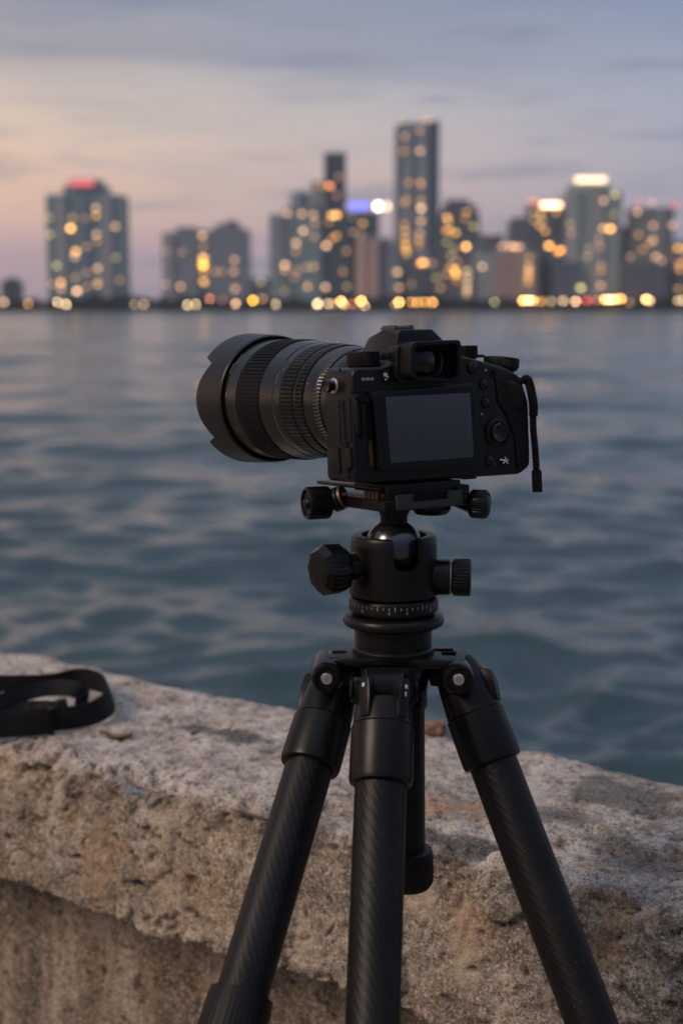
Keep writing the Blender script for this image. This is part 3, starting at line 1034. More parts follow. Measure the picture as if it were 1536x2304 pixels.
tower('plain pale pink slab building in front of the dark towers', 801, 850, 534, 16, mfac(W_PINK, (0.40, 0.30, 0.27)), dy=-4, piers=[(806, 820, 532, mfac((0.52, 0.41, 0.36), W_PINK))])
tower('grey block between the pink slab and the tallest tower', 850, 894, 544, 18, mfac((0.26, 0.27, 0.31), GL_BLUE), dy=0, win=[(893, 612, 'p', MD * .8), (897, 647, 'p', DM)], roofstep=[(856, 880, 536, .2, .8)])

# the tallest tower: lit left face, right face darkened in colour as shade
tower('tallest tower, blue-grey glass with a right flank coloured darker as shade and pink roof beacons', 888, 962, 283, 34, mfac((0.30, 0.33, 0.37), (0.20, 0.26, 0.32), bay=4), dy=12,
      piers=[(888, 893, 284, mfac(W_PALE, W_GREY)), (924, 928, 284, mfac(W_GREY, GL_BLUE)), (953, 958, 284, mfac(W_PALE, W_GREY))],
      roofstep=[(892, 960, 276, .1, .9)], crown=[(892, 900, 273, 278, 'p', 0.8), (948, 966, 268, 273, 'p', 0.8)],
      win=[(942, 340, 'p', DM), (905, 341, 'g', FT), (941, 295, 'p', FT), (908, 308, 'p', FT), (945, 469, 'p', MD), (944, 452, 'p', FT), (917, 411, 'g', FT), (943, 410, 'g', FT), (944, 416, 'p', FT), (912, 450, 'g', FT), (908, 458, 'g', FT),
           (945, 498, 'p', DM), (908, 505, 'g', FT), (910, 520, 'g', DM * .8), (910, 536, 'g', DM * .8), (911, 551, 'y', MD * .6), (912, 562, 'g', DM * 1.2), (942, 525, 'p', DM * .7), (941, 540, 'g', DM * .7), (941, 552, 'g', FT), (914, 571, 'g', DM * .8)])
tower('right face of the tallest tower, its shade put into a darker facade', 962, 985, 275, 30, mfac((0.11, 0.16, 0.21), (0.06, 0.10, 0.15)), dy=13)
# block right of it
tower('dark round-shouldered block right of the tallest tower, full of amber windows', 988, 1076, 478, 28, mfac((0.13, 0.14, 0.15), GL_DARK), dy=6,
      roofstep=[(996, 1070, 462, .1, .9), (1006, 1054, 450, .15, .85)],
      win=[(1003, 490, 'g', MD * .8), (1006, 498, 'g', DM * .8), (1001, 519, 'a', DM), (1009, 518, 'g', DM), (1022, 524, 'g', MD * .7), (1046, 555, 'g', BR), (1046, 477, 'g', DM * .8), (1062, 510, 'o', DM * .7), (1019, 560, 'o', FT), (1003, 545, 'o', FT),
           (1025, 588, 'p', FT), (1046, 600, 'p', FT), (1012, 575, 'o', FT), (1044, 492, 'g', FT)])
tower('low dark front building with an amber cornice below the tallest tower', 915, 966, 604, 16, mfac((0.12, 0.12, 0.14), GL_DARK), dy=-4, kind='building', name='low_building', group=None,
      win=[(951, 591, 'g', BR * .6, 8, 3), (944, 593, 'g', DM), (970, 593, 'p', FT), (925, 640, 'o', FT * .6)])
tower('low brownish building glowing orange at its right corner', 968, 1036, 606, 16, mfac((0.22, 0.18, 0.17), GL_DARK), dy=-3, kind='building', name='low_building', group=None,
      win=[(1022, 608, 'a', BR * .6, 6, 3), (1024, 618, 'a', BR * .5, 6, 3), (1012, 600, 'a', DM), (990, 648, 'p', FT), (980, 625, 'o', FT), (1003, 618, 'p', FT), (1026, 632, 'g', FT)])
tower('low cream building with a column of pale windows', 1036, 1062, 600, 14, mfac((0.38, 0.34, 0.29), W_GREY), dy=-2, kind='building', name='low_building', group=None,
      win=[(1049, 610, 'c', DM * .8), (1050, 624, 'c', DM * .7), (1050, 638, 'c', DM * .7), (1049, 652, 'c', DM), (1049, 662, 'p', FT)])
tower('plain blue-grey slab right of the cream building', 1064, 1112, 572, 18, mfac((0.33, 0.35, 0.39), (0.20, 0.23, 0.27)), dy=0, win=[(1083, 600, 'c', DM)], roofstep=[(1064, 1096, 562, .1, .9)])
tower('hazy far block rising behind the blue-grey slab', 1078, 1128, 530, 18, mfac((0.25, 0.24, 0.27), W_GREY), dy=90, win=[(1103, 526, 'p', FT * .8)])
# pinkish block with a lit cornice
tower('wide pinkish-brown block with a row of peach lights along its roof', 1112, 1186, 556, 20, mfac((0.36, 0.27, 0.26), (0.24, 0.19, 0.20)), dy=-2,
      win=[(1128, 554, 'p', DM), (1144, 554, 'p', DM * 1.2), (1155, 555, 'p', MD * .7), (1166, 556, 'p', DM)])
tower('beige strip building with a column of golden windows', 1170, 1206, 566, 14, mfac((0.34, 0.30, 0.27), (0.25, 0.22, 0.20)), dy=-5,
      win=[(1187, 600, 'g', DM * .8), (1187, 610, 'p', DM * 1.1), (1187, 622, 'g', DM), (1186, 634, 'g', DM * .8), (1187, 580, 'o', FT)])
tower('grey shoulder block left of the block with the warm roof lamp', 1143, 1186, 498, 20, mfac((0.20, 0.19, 0.22), GL_DARK), dy=18, roofstep=[(1152, 1186, 490, .1, .9)])
tower('dark block crowned by a wide warm roof lamp', 1186, 1262, 462, 24, mfac((0.10, 0.11, 0.14), GL_DARK), dy=6, crown=[(1212, 1256, 457, 466, 'p', 7.5), (1186, 1202, 450, 456, 't', 1.6)],
      win=[(1211, 482, 'g', MD * .6), (1245, 478, 'g', DM * .7), (1209, 507, 'g', DM), (1222, 520, 'g', DM), (1195, 495, 'p', FT), (1231, 553, 'a', BR), (1254, 564, 'a', MD), (1260, 562, 'g', DM), (1250, 568, 'g', DM), (1196, 478, 'p', FT), (1216, 498, 'o', FT)])
# big right tower with the bright crown
tower('tall pale teal tower with a brilliant cream-lit crown', 1270, 1392, 430, 34, mfac((0.30, 0.35, 0.36), (0.15, 0.21, 0.24)), dy=2,
      piers=[(1266, 1296, 430, mfac((0.44, 0.45, 0.44), W_GREY)), (1326, 1350, 430, mfac(W_PALE, W_GREY))], roofstep=[(1282, 1366, 416, .1, .9)],
      crown=[(1288, 1354, 399, 410, 'c', 3.0)],
      win=[(1350, 452, 'p', DM * 1.2), (1375, 438, 'o', DM), (1350, 514, 'p', MD * .7), (1367, 515, 'a', BR * .9), (1317, 578, 'o', FT), (1342, 540, 'p', FT), (1345, 555, 'p', FT), (1273, 634, 'p', DM * .7), (1304, 648, 'o', MD), (1348, 643, 'p', DM),
           (1348, 598, 'p', FT), (1348, 610, 'g', FT), (1277, 505, 'o', FT), (1280, 525, 'p', FT), (1375, 482, 'o', FT * .6), (1320, 560, 'o', FT * .7)])
tower('dark block filling the gap below the pale teal tower', 1244, 1292, 590, 16, mfac((0.13, 0.14, 0.18), GL_DARK), dy=-6, kind='building', name='low_building', group=None)
tower('dim mauve block between the two tall towers on the right', 1392, 1420, 512, 18, mfac((0.22, 0.20, 0.24), GL_DARK), dy=40, win=[(1400, 602, 'p', DM * .8), (1410, 620, 'p', FT), (1396, 640, 'p', FT)])
tower('grey-green tower near the right edge with pinkish red roof beacons', 1418, 1510, 470, 26, mfac((0.24, 0.26, 0.26), (0.10, 0.13, 0.14)), dy=8, crown=[(1425, 1436, 452, 458, 'k', .9), (1452, 1464, 452, 458, 'p', .9), (1504, 1514, 458, 466, 'r', 1.0)],
      win=[(1426, 477, 'p', DM), (1462, 508, 'p', DM * .8), (1505, 507, 'p', DM * .8), (1462, 540, 'p', DM), (1455, 548, 'g', FT), (1430, 528, 'g', FT), (1470, 578, 'p', DM), (1482, 586, 'p', DM * .7), (1413, 578, 'p', FT), (1486, 614, 'p', FT), (1484, 650, 'p', FT), (1440, 562, 'g', FT)],
      piers=[(1474, 1482, 470, mfac(W_PALE, W_GREY))])
tower('dark block in front of the grey-green tower', 1400, 1500, 592, 18, mfac((0.14, 0.14, 0.18), GL_DARK), dy=-4, kind='building', name='low_building', group=None)
tower('block cut off by the right edge with golden windows', 1508, 1600, 544, 24, mfac((0.24, 0.22, 0.23), GL_DARK), dy=4,
      win=[(1519, 558, 'g', MD * .8), (1534, 560, 'g', DM), (1524, 594, 'g', DM), (1524, 606, 'g', DM * .8), (1522, 650, 'g', DM * .7), (1536, 584, 'p', FT)])

# shore lamps: post, arm and lantern
LAMPS = [(10, 680, 'c', .75), (64, 683, 'a', .60), (130, 680, 'c', 1.3), (149, 685, 'c', 1.5), (303, 685, 'c', .30), (324, 685, 'c', .55), (422, 686, 'c', 1.1), (441, 685, 'c', .9), (472, 672, 't', .85), (530, 683, 'p', 1.2), (569, 676, 'y', 2.6),
         (591, 673, 'p', .25), (620, 685, 'c', .75), (714, 684, 'c', 2.6), (738, 683, 'c', .9), (749, 684, 'p', .4), (767, 678, 'g', 3.4), (773, 685, 'p', 1.0), (793, 684, 't', .6), (812, 677, 'g', 3.6), (820, 688, 'p', .9), (897, 680, 'g', 3.2),
         (889, 685, 'p', .4), (925, 680, 'a', .8), (938, 680, 'a', 1.2), (955, 680, 'a', 1.2), (973, 680, 'a', 1.8), (1112, 680, 'o', .5), (1176, 676, 'g', 3.4), (1189, 676, 'c', 2.4), (1199, 676, 'g', 2.0), (1217, 678, 'a', .9), (1239, 678, 'c', .55), (1266, 677, 'c', .95),
         (1294, 678, 'p', 1.9), (1318, 677, 'r', .9), (1340, 676, 't', .5), (1360, 674, 'g', 3.0), (1371, 674, 'c', 2.6), (1382, 674, 'g', 2.6), (1396, 672, 'a', 2.6), (1415, 681, 'p', .3), (1452, 673, 'g', 3.6), (1460, 676, 'p', 1.4), (1523, 676, 'c', .6), (1534, 676, 'c', .8), (500, 675, 't', .15)]
CN = {'c': 'cream', 'a': 'amber', 't': 'reddish orange', 'p': 'peach', 'y': 'strong yellow', 'g': 'golden', 'o': 'olive-yellow', 'r': 'red', 'w': 'white'}
M_POST = pbr('lamp_post', (0.05, 0.05, 0.05), 0.5)
bmL = lathe([(-0.68, 0.28), (-0.55, 0.62), (-0.2, 0.82), (0.2, 0.82), (0.55, 0.62), (0.72, 0.2)], 16)
meL = {}


def near(px):
    spots = [(60, 'the small dark block'), (195, 'the tower with the red sign'), (330, 'the gap right of the red-sign tower'), (407, 'the stepped grey block'), (460, 'the golden window column'), (525, 'the peak-roofed grey block'), (585, 'the gap left of the domed tower'),
             (665, 'the domed tower'), (750, 'the slender black tower'), (825, 'the pale pink slab'), (870, 'the grey block left of the tallest tower'), (940, 'the tallest tower'), (1030, 'the round-shouldered block'), (1110, 'the blue-grey slab'), (1150, 'the pinkish-brown block'),
             (1187, 'the beige strip building'), (1225, 'the block with the warm roof lamp'), (1268, 'the left edge of the cream-crowned tower'), (1330, 'the cream-crowned tower'), (1385, 'the right edge of the cream-crowned tower'), (1460, 'the grey-green tower'), (1530, 'the block at the right edge')]
    return min(spots, key=lambda s_: abs(s_[0] - px))[1]


LAMPS.sort()
used = {}
for (px, py, c, s) in LAMPS:
    nm = near(px); used.setdefault((c, nm), []).append(px)
for (px, py, c, s) in LAMPS:
    nm = near(px); L_ = used[(c, nm)]
    bright = 'glaring' if s > 2 else ('bright' if s > .85 else ('soft' if s > .5 else 'faint'))
    lab = '%s %s waterfront lamp below %s' % (bright, CN[c], nm)
    if len(L_) > 1:
        i = L_.index(px)
        ords = ['leftmost', 'second', 'third', 'fourth', 'fifth']
        lab = ('leftmost ' if i == 0 else ('rightmost ' if i == len(L_) - 1 else ('middle ' if len(L_) == 3 else ords[i] + ' from left '))) + lab
    Yd = DC - 2.5
    P = at(px, py, Yd)
    root = empty('shore_lamp', (P.x, Yd + 0.8, 0.7), lab, 'street lamp', 'lamps along the far waterfront')
    hgt = P.z - 0.9 - 0.7
    if hgt < 0.7: hgt = 0.7
    pb = lathe([(0, 0.28), (0.25, 0.28), (0.3, 0.13), (hgt, 0.09)], 8, Matrix.Translation((P.x, Yd + 0.8, 0.7)))
    join(pb, tube([(P.x, Yd + 0.8, 0.7 + hgt - 0.1), (P.x, Yd + 0.5, 0.7 + hgt + 0.15), (P.x, Yd, P.z - 0.8)], 0.09, 6))
    obj('post', pb, M_POST, root)
    b2 = bmL.copy(); b2.transform(Matrix.Translation((P.x, Yd, P.z)))
    obj('lantern', b2, glow_mat(c, 13.0 * s), root)

# ------------------------------------------------------------------ the digital camera (metres, local frame: x right, y to the lens, z up)
AX = Vector((0.0428, 1.15, 0))                                   # tripod axis
TH, PH = R(33), R(2.2)
CR = Vector((math.cos(TH), math.sin(TH), 0))
CDv = Vector((-math.sin(TH) * math.cos(PH), math.cos(TH) * math.cos(PH), -math.sin(PH)))
CU = CR.cross(CDv)
CO = Vector((AX.x, AX.y, at(885, 1082, 1.15).z))
CM = Matrix((CR, CDv, CU)).transposed().to_4x4()
CM.translation = CO
YB, YF = -0.025, 0.016


def L(px, py, s=YB):
    r = ray(px, py)
    t = ((CO + CDv * s) - EYE).dot(CDv) / r.dot(CDv)
    d = EYE + r * t - CO
    return (d.dot(CR), d.dot(CU))


def Ls(px, py, xl):                       # on the plane local x = xl -> (y, z)
    r = ray(px, py)
    t = ((CO + CR * xl) - EYE).dot(CR) / r.dot(CR)
    d = EYE + r * t - CO
    return (d.dot(CDv), d.dot(CU))


def poly(pts, s=YB):
    return [L(x, y, s) for x, y in pts]


def Yax(a):                               # orient a lathe (axis +Z) along local +y or -y etc.
    return Matrix.Rotation(R(a), 4, 'X')


cam_root = empty('digital_camera', CO, 'black digital camera with a large zoom lens, clamped on the tripod head', 'camera')


def cpart(name, bm, mat, parent=None, ang=35):
    return obj(name, bm, mat, parent or cam_root, M=CM, ang=ang)


XL = L(795, 960)[0]
# --- body
outl = poly([(795, 1089), (900, 1086), (1040, 1076), (1172, 1067), (1190, 1048), (1188, 985), (1183, 900), (1172, 851), (1150, 832), (1085, 812), (1040, 800), (900, 800), (868, 826), (800, 827)])
outl = [(XL, outl[0][1])] + outl[1:-1] + [(XL, outl[-1][1])]
body = prism(round_poly(outl, [.006, .003, .003, .008, .010, .01, .01, .008, .006, .008, .004, .002, .008, .008], 5), YB, YF)
bev(body, 0.0034, 4, 50)
b_body = cpart('body', body, M_BODY)
XR = max(p[0] for p in outl)
ZT = outl[-1][1]
ZB = outl[0][1]
# front grip, swelling forward on the right side
g = hull([(XR - .030, YF - .004, ZB + .004), (XR - .002, YF - .004, ZB + .006), (XR - .030, YF + .022, ZB + .010), (XR - .008, YF + .020, ZB + .010),
          (XR - .034, YF - .004, ZT - .004), (XR - .006, YF - .004, ZT - .012), (XR - .034, YF + .026, ZT - .006), (XR - .012, YF + .022, ZT - .016)], 0.006, 4)
cpart('hand_grip', g, M_RUBBER)
# base plate lip (slightly inset, darker) and little foot
cpart('base_foot', prism(poly([(1048, 1070), (1080, 1068), (1078, 1078), (1052, 1080)]), YB + .004, YB + .016, 0.0008), M_SMOOTHRUB)

# --- prism hump
xl, zl = L(893, 808); xr = L(998, 800)[0]; zt = L(935, 741)[1]; zlo = ZT - 0.006
hy0 = YB + 0.001
hp = [(xl - .004, hy0, zlo), (xr + .006, hy0, zlo), (xl - .004, .034, zlo), (xr + .006, .034, zlo),
      (xl, .030, zlo + .010), (xr + .002, .030, zlo + .010),
      (xl + .0015, hy0, zt - .004), (xl + .006, hy0 + .001, zt), (L(975, 741)[0], hy0 + .001, zt), (xr, hy0, L(998, 764)[1]),
      (xl + .003, -.002, zt + .0006), (L(970, 741)[0], -.002, zt + .0006), (xl + .003, .019, zt - .0055), (xr - .006, .019, zt - .0055)]
hump = hull(hp, 0.0022, 3)
cpart('viewfinder_hump', hump, M_BODY)
# seam line on the hump and hot shoe
xs = (xl + .020)
sh = box(xl + .006, xl + .025, -.014, .006, zt + .0002, zt + .0022, 0.0004)
box(xl + .0065, xl + .0095, -.013, .004, zt + .0022, zt + .0036, bm=sh); box(xl + .0215, xl + .0245, -.013, .004, zt + .0022, zt + .0036, bm=sh)
cpart('hot_shoe', sh, pbr('shoe_metal', (0.12, 0.11, 0.10), 0.35, metal=0.9))

# --- eyepiece: boxy surround, deep rubber frame and round glass
e0 = YB - 0.021
fo = round_poly(poly([(925, 770), (1037, 764), (1040, 848), (1026, 862), (936, 857), (924, 846)], e0), [.006, .005, .003, .003, .003, .004], 6)
ep = prism(fo, e0, YB + .004)
fi_ = round_poly(poly([(934, 779), (1029, 774), (1032, 846), (1022, 853), (942, 849), (934, 842)], e0), [.005, .004, .003, .003, .003, .003], 6)
inn = prism(fi_, e0 - .004, e0 + .0125)
ep = boolean(ep, inn)
bev(ep, 0.0008, 3, 50)
eye_o = cpart('eyepiece', ep, M_SMOOTHRUB)
base_e = prism(round_poly(poly([(893, 776), (1012, 772), (1014, 862), (894, 860)], YB - .006), .005, 5), YB - .006, YB + .006); bev(base_e, .0012, 2, 50)
cpart('eyepiece_base', base_e, M_BODY)
ec = L(972, 814, e0)
ring = lathe([(0, .0145), (.0012, .0155), (.0035, .0155), (.0045, .0135), (.0035, .0125), (.001, .0115)], 48, Matrix.Translation((ec[0] + .0035, e0 + .0125 + .0008, ec[1])) @ Yax(90), cap0=False, cap1=False)
cpart('eyepiece_ring', ring, M_GLOSS, eye_o)
lp = [(0.0002, .0125), (.0012, .0105), (.0022, .0070), (.0026, .0030), (.0028, .0001)]
cpart('eyepiece_glass', lathe(lp, 40, Matrix.Translation((ec[0] + .0035, e0 + .0126, ec[1])) @ Yax(90), cap1=False), pbr('coated_eyepiece', (0.004, 0.003, 0.003), 0.08, spec=0.5), eye_o)

# --- screen
sf = YB - 0.0075
fr = round_poly(poly([(838, 882), (1068, 862), (1086, 1046), (858, 1060)], sf), .0035, 6)
scr = prism(fr, sf, YB + .001); bev(scr, 0.0009, 3, 50)
s_o = cpart('screen_frame', scr, M_BODY)
gl0 = round_poly(poly([(848, 889), (1061, 870), (1078, 1040), (866, 1052)], sf), .002, 4)
cpart('screen_bezel', prism(gl0, sf - .0004, sf + .0006), pbr('bezel', (0.010, 0.011, 0.012), 0.25), s_o)
gl = poly([(865, 893), (1055, 884), (1064, 1028), (877, 1042)], sf)
cpart('display', prism(gl, sf - .0009, sf + .0004), M_GLASS, s_o)
# hinge block and ribbed latch left of the screen
hg = prism(round_poly(poly([(799, 886), (830, 888), (836, 980), (806, 984)], YB - .003), .0025, 4), YB - .003, YB + .001, .0005)
join(hg, prism(round_poly(poly([(803, 886), (829, 892), (833, 906), (810, 902)], YB - .0065), .0018, 4), YB - .0065, YB - .001, .0006))
join(hg, prism(poly([(812, 908), (822, 909), (826, 984), (816, 985)], YB - .005), YB - .005, YB - .001, .0005))
join(hg, prism(poly([(801, 900), (808, 901), (812, 972), (805, 972)], YB - .005), YB - .005, YB - .001, .0004))
for k in range(13):
    yy = 912 + k * 5.6
    join(hg, prism(poly([(826, yy), (837, yy + .4), (837, yy + 2.6), (826, yy + 2.2)], YB - .0045), YB - .0045, YB, 0))
cpart('screen_latch', hg, M_SMOOTHRUB)
cpart('reflection_strip', prism(poly([(830, 990), (838, 990), (842, 1052), (835, 1050)], YB - .0015), YB - .0015, YB, .0003), pbr('brassy_reflection', (0.11, 0.06, 0.022), 0.5, metal=0.6))  # warm reflection beside the screen, put into a brass-coloured strip
# seam of the upper body above the screen
for pts in ([(787, 884), (792, 873), (800, 870), (845, 869)], [(788, 884), (839, 884)]):
    pp = []
    for x, y in pts:
        q = L(x, y); pp.append((q[0], YB - .0001, q[1]))
    cpart('panel_seam', tube(pp, .00035, 6), M_INNER)


def button(name, px, py, rpx, hgt=.0016, mat=M_GLOSS, s=YB, domed=True, ring=True):
    c = L(px, py, s); r = rpx / 2720.0
    if ring:
        cpart('button_well', lathe([(0, r * 1.22), (.0006, r * 1.22), (.0010, r * 1.10), (.0004, r * 1.02)], 32, Matrix.Translation((c[0], s + .0002, c[1])) @ Yax(90), cap1=False), M_INNER)
    pr = [(0, r), (hgt * .6, r), (hgt * .9, r * .86), (hgt, r * .55), (hgt * 1.06, 0.0001)] if domed else [(0, r), (hgt * .85, r), (hgt, r * .9)]
    return cpart(name, lathe(pr, 32, Matrix.Translation((c[0], s, c[1])) @ Yax(90)), mat), c


b1, c1 = button('button', 868, 847, 11)
button('button', 1062, 826, 13.5, .0022)
button('button', 1087, 865, 10.5)
button('button', 1092, 906, 10.5)
button('button', 1100, 1036, 10.5)
b2, c2 = button('button', 1135, 1037, 11.5)
c = L(1107, 841)
cpart('recessed_button', lathe([(0, .0034), (.0004, .0034), (.0006, .003), (.0002, .0024)], 24, Matrix.Translation((c[0], YB + .0001, c[1])) @ Yax(90)), M_INNER)
for (px, py, r) in ((1092, 833, .0011), (1083, 932, .0010), (1112, 1044, .0005)):
    c = L(px, py)
    cpart('white_dot', lathe([(0, r), (.0003, r), (.0005, r * .5)], 16, Matrix.Translation((c[0], YB, c[1])) @ Yax(90)), M_GREYMARK)
# white marks: magnifier with a tick, and star shape
def stroke(lst, s, wd=.0007, parent=None, name='white_marking', mat=M_WHITE, hgt=.0003):
    bm = bmesh.new()
    for (a, b_) in lst:
        A_ = Vector(L(*a, s)); B_ = Vector(L(*b_, s)); d = (B_ - A_).normalized(); n = Vector((-d.y, d.x)) * wd / 2
        join(bm, prism([tuple(A_ + n), tuple(A_ - n), tuple(B_ - n), tuple(B_ + n)], s - hgt, s + .0002))
    return cpart(name, bm, mat, parent)


stroke([((864, 841), (871, 841)), ((864, 845), (871, 845)), ((865, 843), (870, 843)), ((869, 846), (873, 849)), ((867, 853), (868, 855))], YB - .0021, .0011, b1)
stroke([((1124, 1034), (1137, 1036))], YB - .0021, .0014, b2)
stroke([((1136, 1029), (1137, 1037)), ((1137, 1037), (1142, 1043)), ((1136, 1037), (1131, 1043)), ((1138, 1036), (1143, 1035))], YB - .0021, .0008, b2)
# control wheel with its joystick
c = L(1117, 973)
wh = cpart('control_wheel', lathe([(0, .0128), (.0012, .0128), (.0018, .0118, .0005), (.0026, .0110, .0005), (.0030, .0092), (.0022, .0086)], 96, Matrix.Translation((c[0], YB, c[1])) @ Yax(90), ribs=36), M_TRIPOD_S)
cpart('wheel_button', lathe([(.0, .0082), (.0035, .0082), (.0046, .0070), (.0040, .0062), (.0036, .0040), (.0034, .0001)], 48, Matrix.Translation((c[0] + .0004, YB, c[1])) @ Yax(90)), M_GLOSS, wh)
# white model lettering
txt = bpy.data.curves.new('lettering', 'FONT')
txt.body = 'DVR-0'
txt.size = 0.0040
txt.extrude = 0.00008
to = bpy.data.objects.new('tmp', txt); col.objects.link(to)
bpy.context.view_layer.update()
tb = bmesh.new(); tb.from_mesh(to.evaluated_get(bpy.context.evaluated_depsgraph_get()).to_mesh())
bpy.data.objects.remove(to)
q = L(813, 856)
tb.transform(Matrix.Translation((q[0], YB - .00012, q[1])) @ Matrix.Rotation(R(90), 4, 'X') @ Matrix.Diagonal((1.0, .72, 1, 1)))
cpart('lettering', tb, M_WHITE)
# thumb grip leather on the back
tg = prism(round_poly(poly([(1112, 842), (1150, 838), (1168, 850), (1184, 905), (1187, 990), (1188, 1046), (1172, 1061), (1160, 1052), (1156, 985), (1138, 935), (1118, 905)], YB), .004, 5), YB - .0016, YB + .002)
bev(tg, .0009, 3, 40)
cpart('thumb_grip', tg, M_RUBBER)
tg2 = hull([(L(1128, 850)[0], YB, L(1128, 850)[1]), (L(1172, 862)[0], YB, L(1172, 862)[1]), (L(1180, 930)[0], YB, L(1180, 930)[1]), (L(1140, 930)[0], YB, L(1140, 930)[1]),
            (L(1150, 862)[0], YB - .0055, L(1150, 862)[1]), (L(1170, 880)[0], YB - .006, L(1170, 880)[1]), (L(1166, 915)[0], YB - .0045, L(1166, 915)[1])], .0025, 4)
cpart('thumb_rest', tg2, M_RUBBER)

# --- dials on top
def dial(name, px, pybase, r, h, yl, nrib, mat, tilt=0, top=None, parent=None):
    x, z = L(px, pybase, yl)
    Mx = Matrix.Translation((x, yl, z)) @ Matrix.Rotation(R(tilt), 4, 'Y')
    prof = [(-.002, r * .9), (0, r * .94), (.0006, r, .0005), (h - .0012, r, .0005), (h - .0004, r * .97), (h, r * .92), (h, r * .88), (h - .0006, r * .85)]
    d = cpart(name, lathe(prof, 64, Mx, ribs=nrib), mat)
    cpart('dial_cap', lathe([(h - .0007, r * .86), (h - .0002, r * .84), (h - .0002, r * .2)], 48, Mx), top or M_BODY, d)
    return d


dial('mode_dial', 817, 824, .0130, .0118, -.002, 44, M_SMOOTHRUB)
dial('command_dial', 1052, 803, .0082, .0095, .002, 34, M_SMOOTHRUB)
dial('exposure_dial', 1126, 827, .0152, .0085, -.001, 56, M_SMOOTHRUB, tilt=7)
xq, zq = L(1092, 812, .006)
cpart('dial_base', lathe([(-.004, .019), (.0012, .017), (.003, .013)], 48, Matrix.Translation((xq + .006, .004, zq - .0055)) @ Matrix.Rotation(R(8), 4, 'Y')), M_BODY)
xq, zq = L(1082, 799, .008)
cpart('shutter_button', lathe([(0, .0045), (.002, .0045), (.0028, .003)], 24, Matrix.Translation((xq, .010, zq - .002))), M_GLOSS)

# --- left side: strap lug, grained panels, corrugated seam, plain door
def side_panel(name, pts, mat, lift=.0009, b=.0004):
    pp = [Ls(x, y, XL) for x, y in pts]
    bm = prism([(p[0], p[1]) for p in pp], XL - lift, XL + .001, b)
    # prism lies in (x,z) extruded along y -> swap axes to (y,z) extruded along x
    for v in bm.verts:
        v.co = Vector((v.co.y, v.co.x, v.co.z))
    bmesh.ops.reverse_faces(bm, faces=bm.faces)
    return cpart(name, bm, mat)


side_panel('side_leather', [(733, 904), (762, 900), (768, 1002), (738, 1003)], M_RUBBER)
side_panel('side_leather', [(776, 898), (788, 896), (792, 992), (781, 1000)], M_RUBBER)
side_panel('battery_door', [(738, 1008), (763, 1007), (768, 1066), (744, 1068)], M_SMOOTHRUB, .0012)
side_panel('port_cover', [(779, 1010), (791, 1006), (795, 1052), (783, 1058)], M_SMOOTHRUB, .0022, .0007)
rb = bmesh.new()
for k in range(31):
    y0 = 902 + k * 5.8
    x0 = 764 + k * 0.45
    pp = [Ls(x, y, XL) for x, y in ((x0, y0), (x0 + 11, y0 - 1.5), (x0 + 11, y0 + 1.3), (x0, y0 + 2.8))]
    t_ = prism([(p[0], p[1]) for p in pp], XL - .0018, XL + .0005)
    for v in t_.verts: v.co = Vector((v.co.y, v.co.x, v.co.z))
    join(rb, t_)
cpart('rubber_seam', rb, M_SMOOTHRUB)
yl_, zl_ = Ls(752, 868, XL)
lug = lathe([(-.002, .0062), (.001, .0062), (.0018, .0056)], 40, Matrix.Translation((XL, yl_, zl_)) @ Matrix.Rotation(R(-90), 4, 'Y'))
lg = cpart('strap_lug', lug, M_SILVER)
cpart('lug_knob', lathe([(.0018, .0040), (.004, .0040), (.0045, .0052), (.0075, .0052), (.0083, .0046), (.0079, .0036), (.0076, .0010)], 40, Matrix.Translation((XL, yl_, zl_)) @ Matrix.Rotation(R(-90), 4, 'Y')), M_GLOSS, lg)
xk, zk = L(767, 834, .003)
cpart('shoulder_screw', lathe([(0, .0016), (.0006, .0016), (.0008, .001)], 16, Matrix.Translation((XL - .0002, Ls(766, 833, XL)[0], Ls(766, 833, XL)[1])) @ Matrix.Rotation(R(-90), 4, 'Y')), M_INNER)

# --- the lens: axis runs through (0, y, ZA)
zc = at(0, 897, 1.15 + math.cos(TH) * .205).z
ZA = (zc + .205 * math.sin(PH) - CO.z) / math.cos(PH)
LM = Matrix.Translation((0, 0, ZA)) @ Yax(-90)      # lathe +Z -> +y
lens = cpart('lens', lathe([(.012, .0420), (.046, .0430), (.048, .0445), (.0525, .0455), (.060, .0462), (.0628, .0464), (.0630, .0455), (.0745, .0455), (.0750, .0476), (.0768, .0478), (.0772, .0468), (.096, .0468), (.0975, .0492),
                            (.102, .0496), (.106, .0499), (.1066, .0494), (.1076, .0494), (.1082, .0503), (.120, .0516), (.1265, .0522), (.128, .0512), (.165, .0520), (.1660, .0538), (.178, .0542), (.186, .0548), (.195, .0552), (.205, .0548), (.205, .044), (.20, .040)], 128, LM, cap0=True, cap1=False), M_LENSPAINT)
cpart('lens_mount', lathe([(.015, .0425), (.020, .0436), (.030, .0436), (.0345, .0430)], 96, LM, cap1=False), M_TRIPOD_S, lens)
cpart('scale_ring', lathe([(.0430, .0434), (.0435, .0446, .0009), (.0505, .0452, .0009), (.0510, .0446)], 64, LM, ribs=90, cap0=False, cap1=False), pbr('scale_metal', (0.10, 0.10, 0.095), 0.35, metal=0.7), lens)
cpart('aperture_ring', lathe([(.0635, .0462), (.0642, .0476, .0008), (.0738, .0480, .0008), (.0745, .0466)], 64, LM, ribs=84, duty=1, cap0=False, cap1=False), M_TRIPOD_S, lens)
cpart('zoom_ring', lathe([(.0775, .0474), (.0785, .0488, .0008), (.0955, .0496, .0008), (.0965, .0482)], 64, LM, ribs=84, duty=1, cap0=False, cap1=False), M_TRIPOD_S, lens)
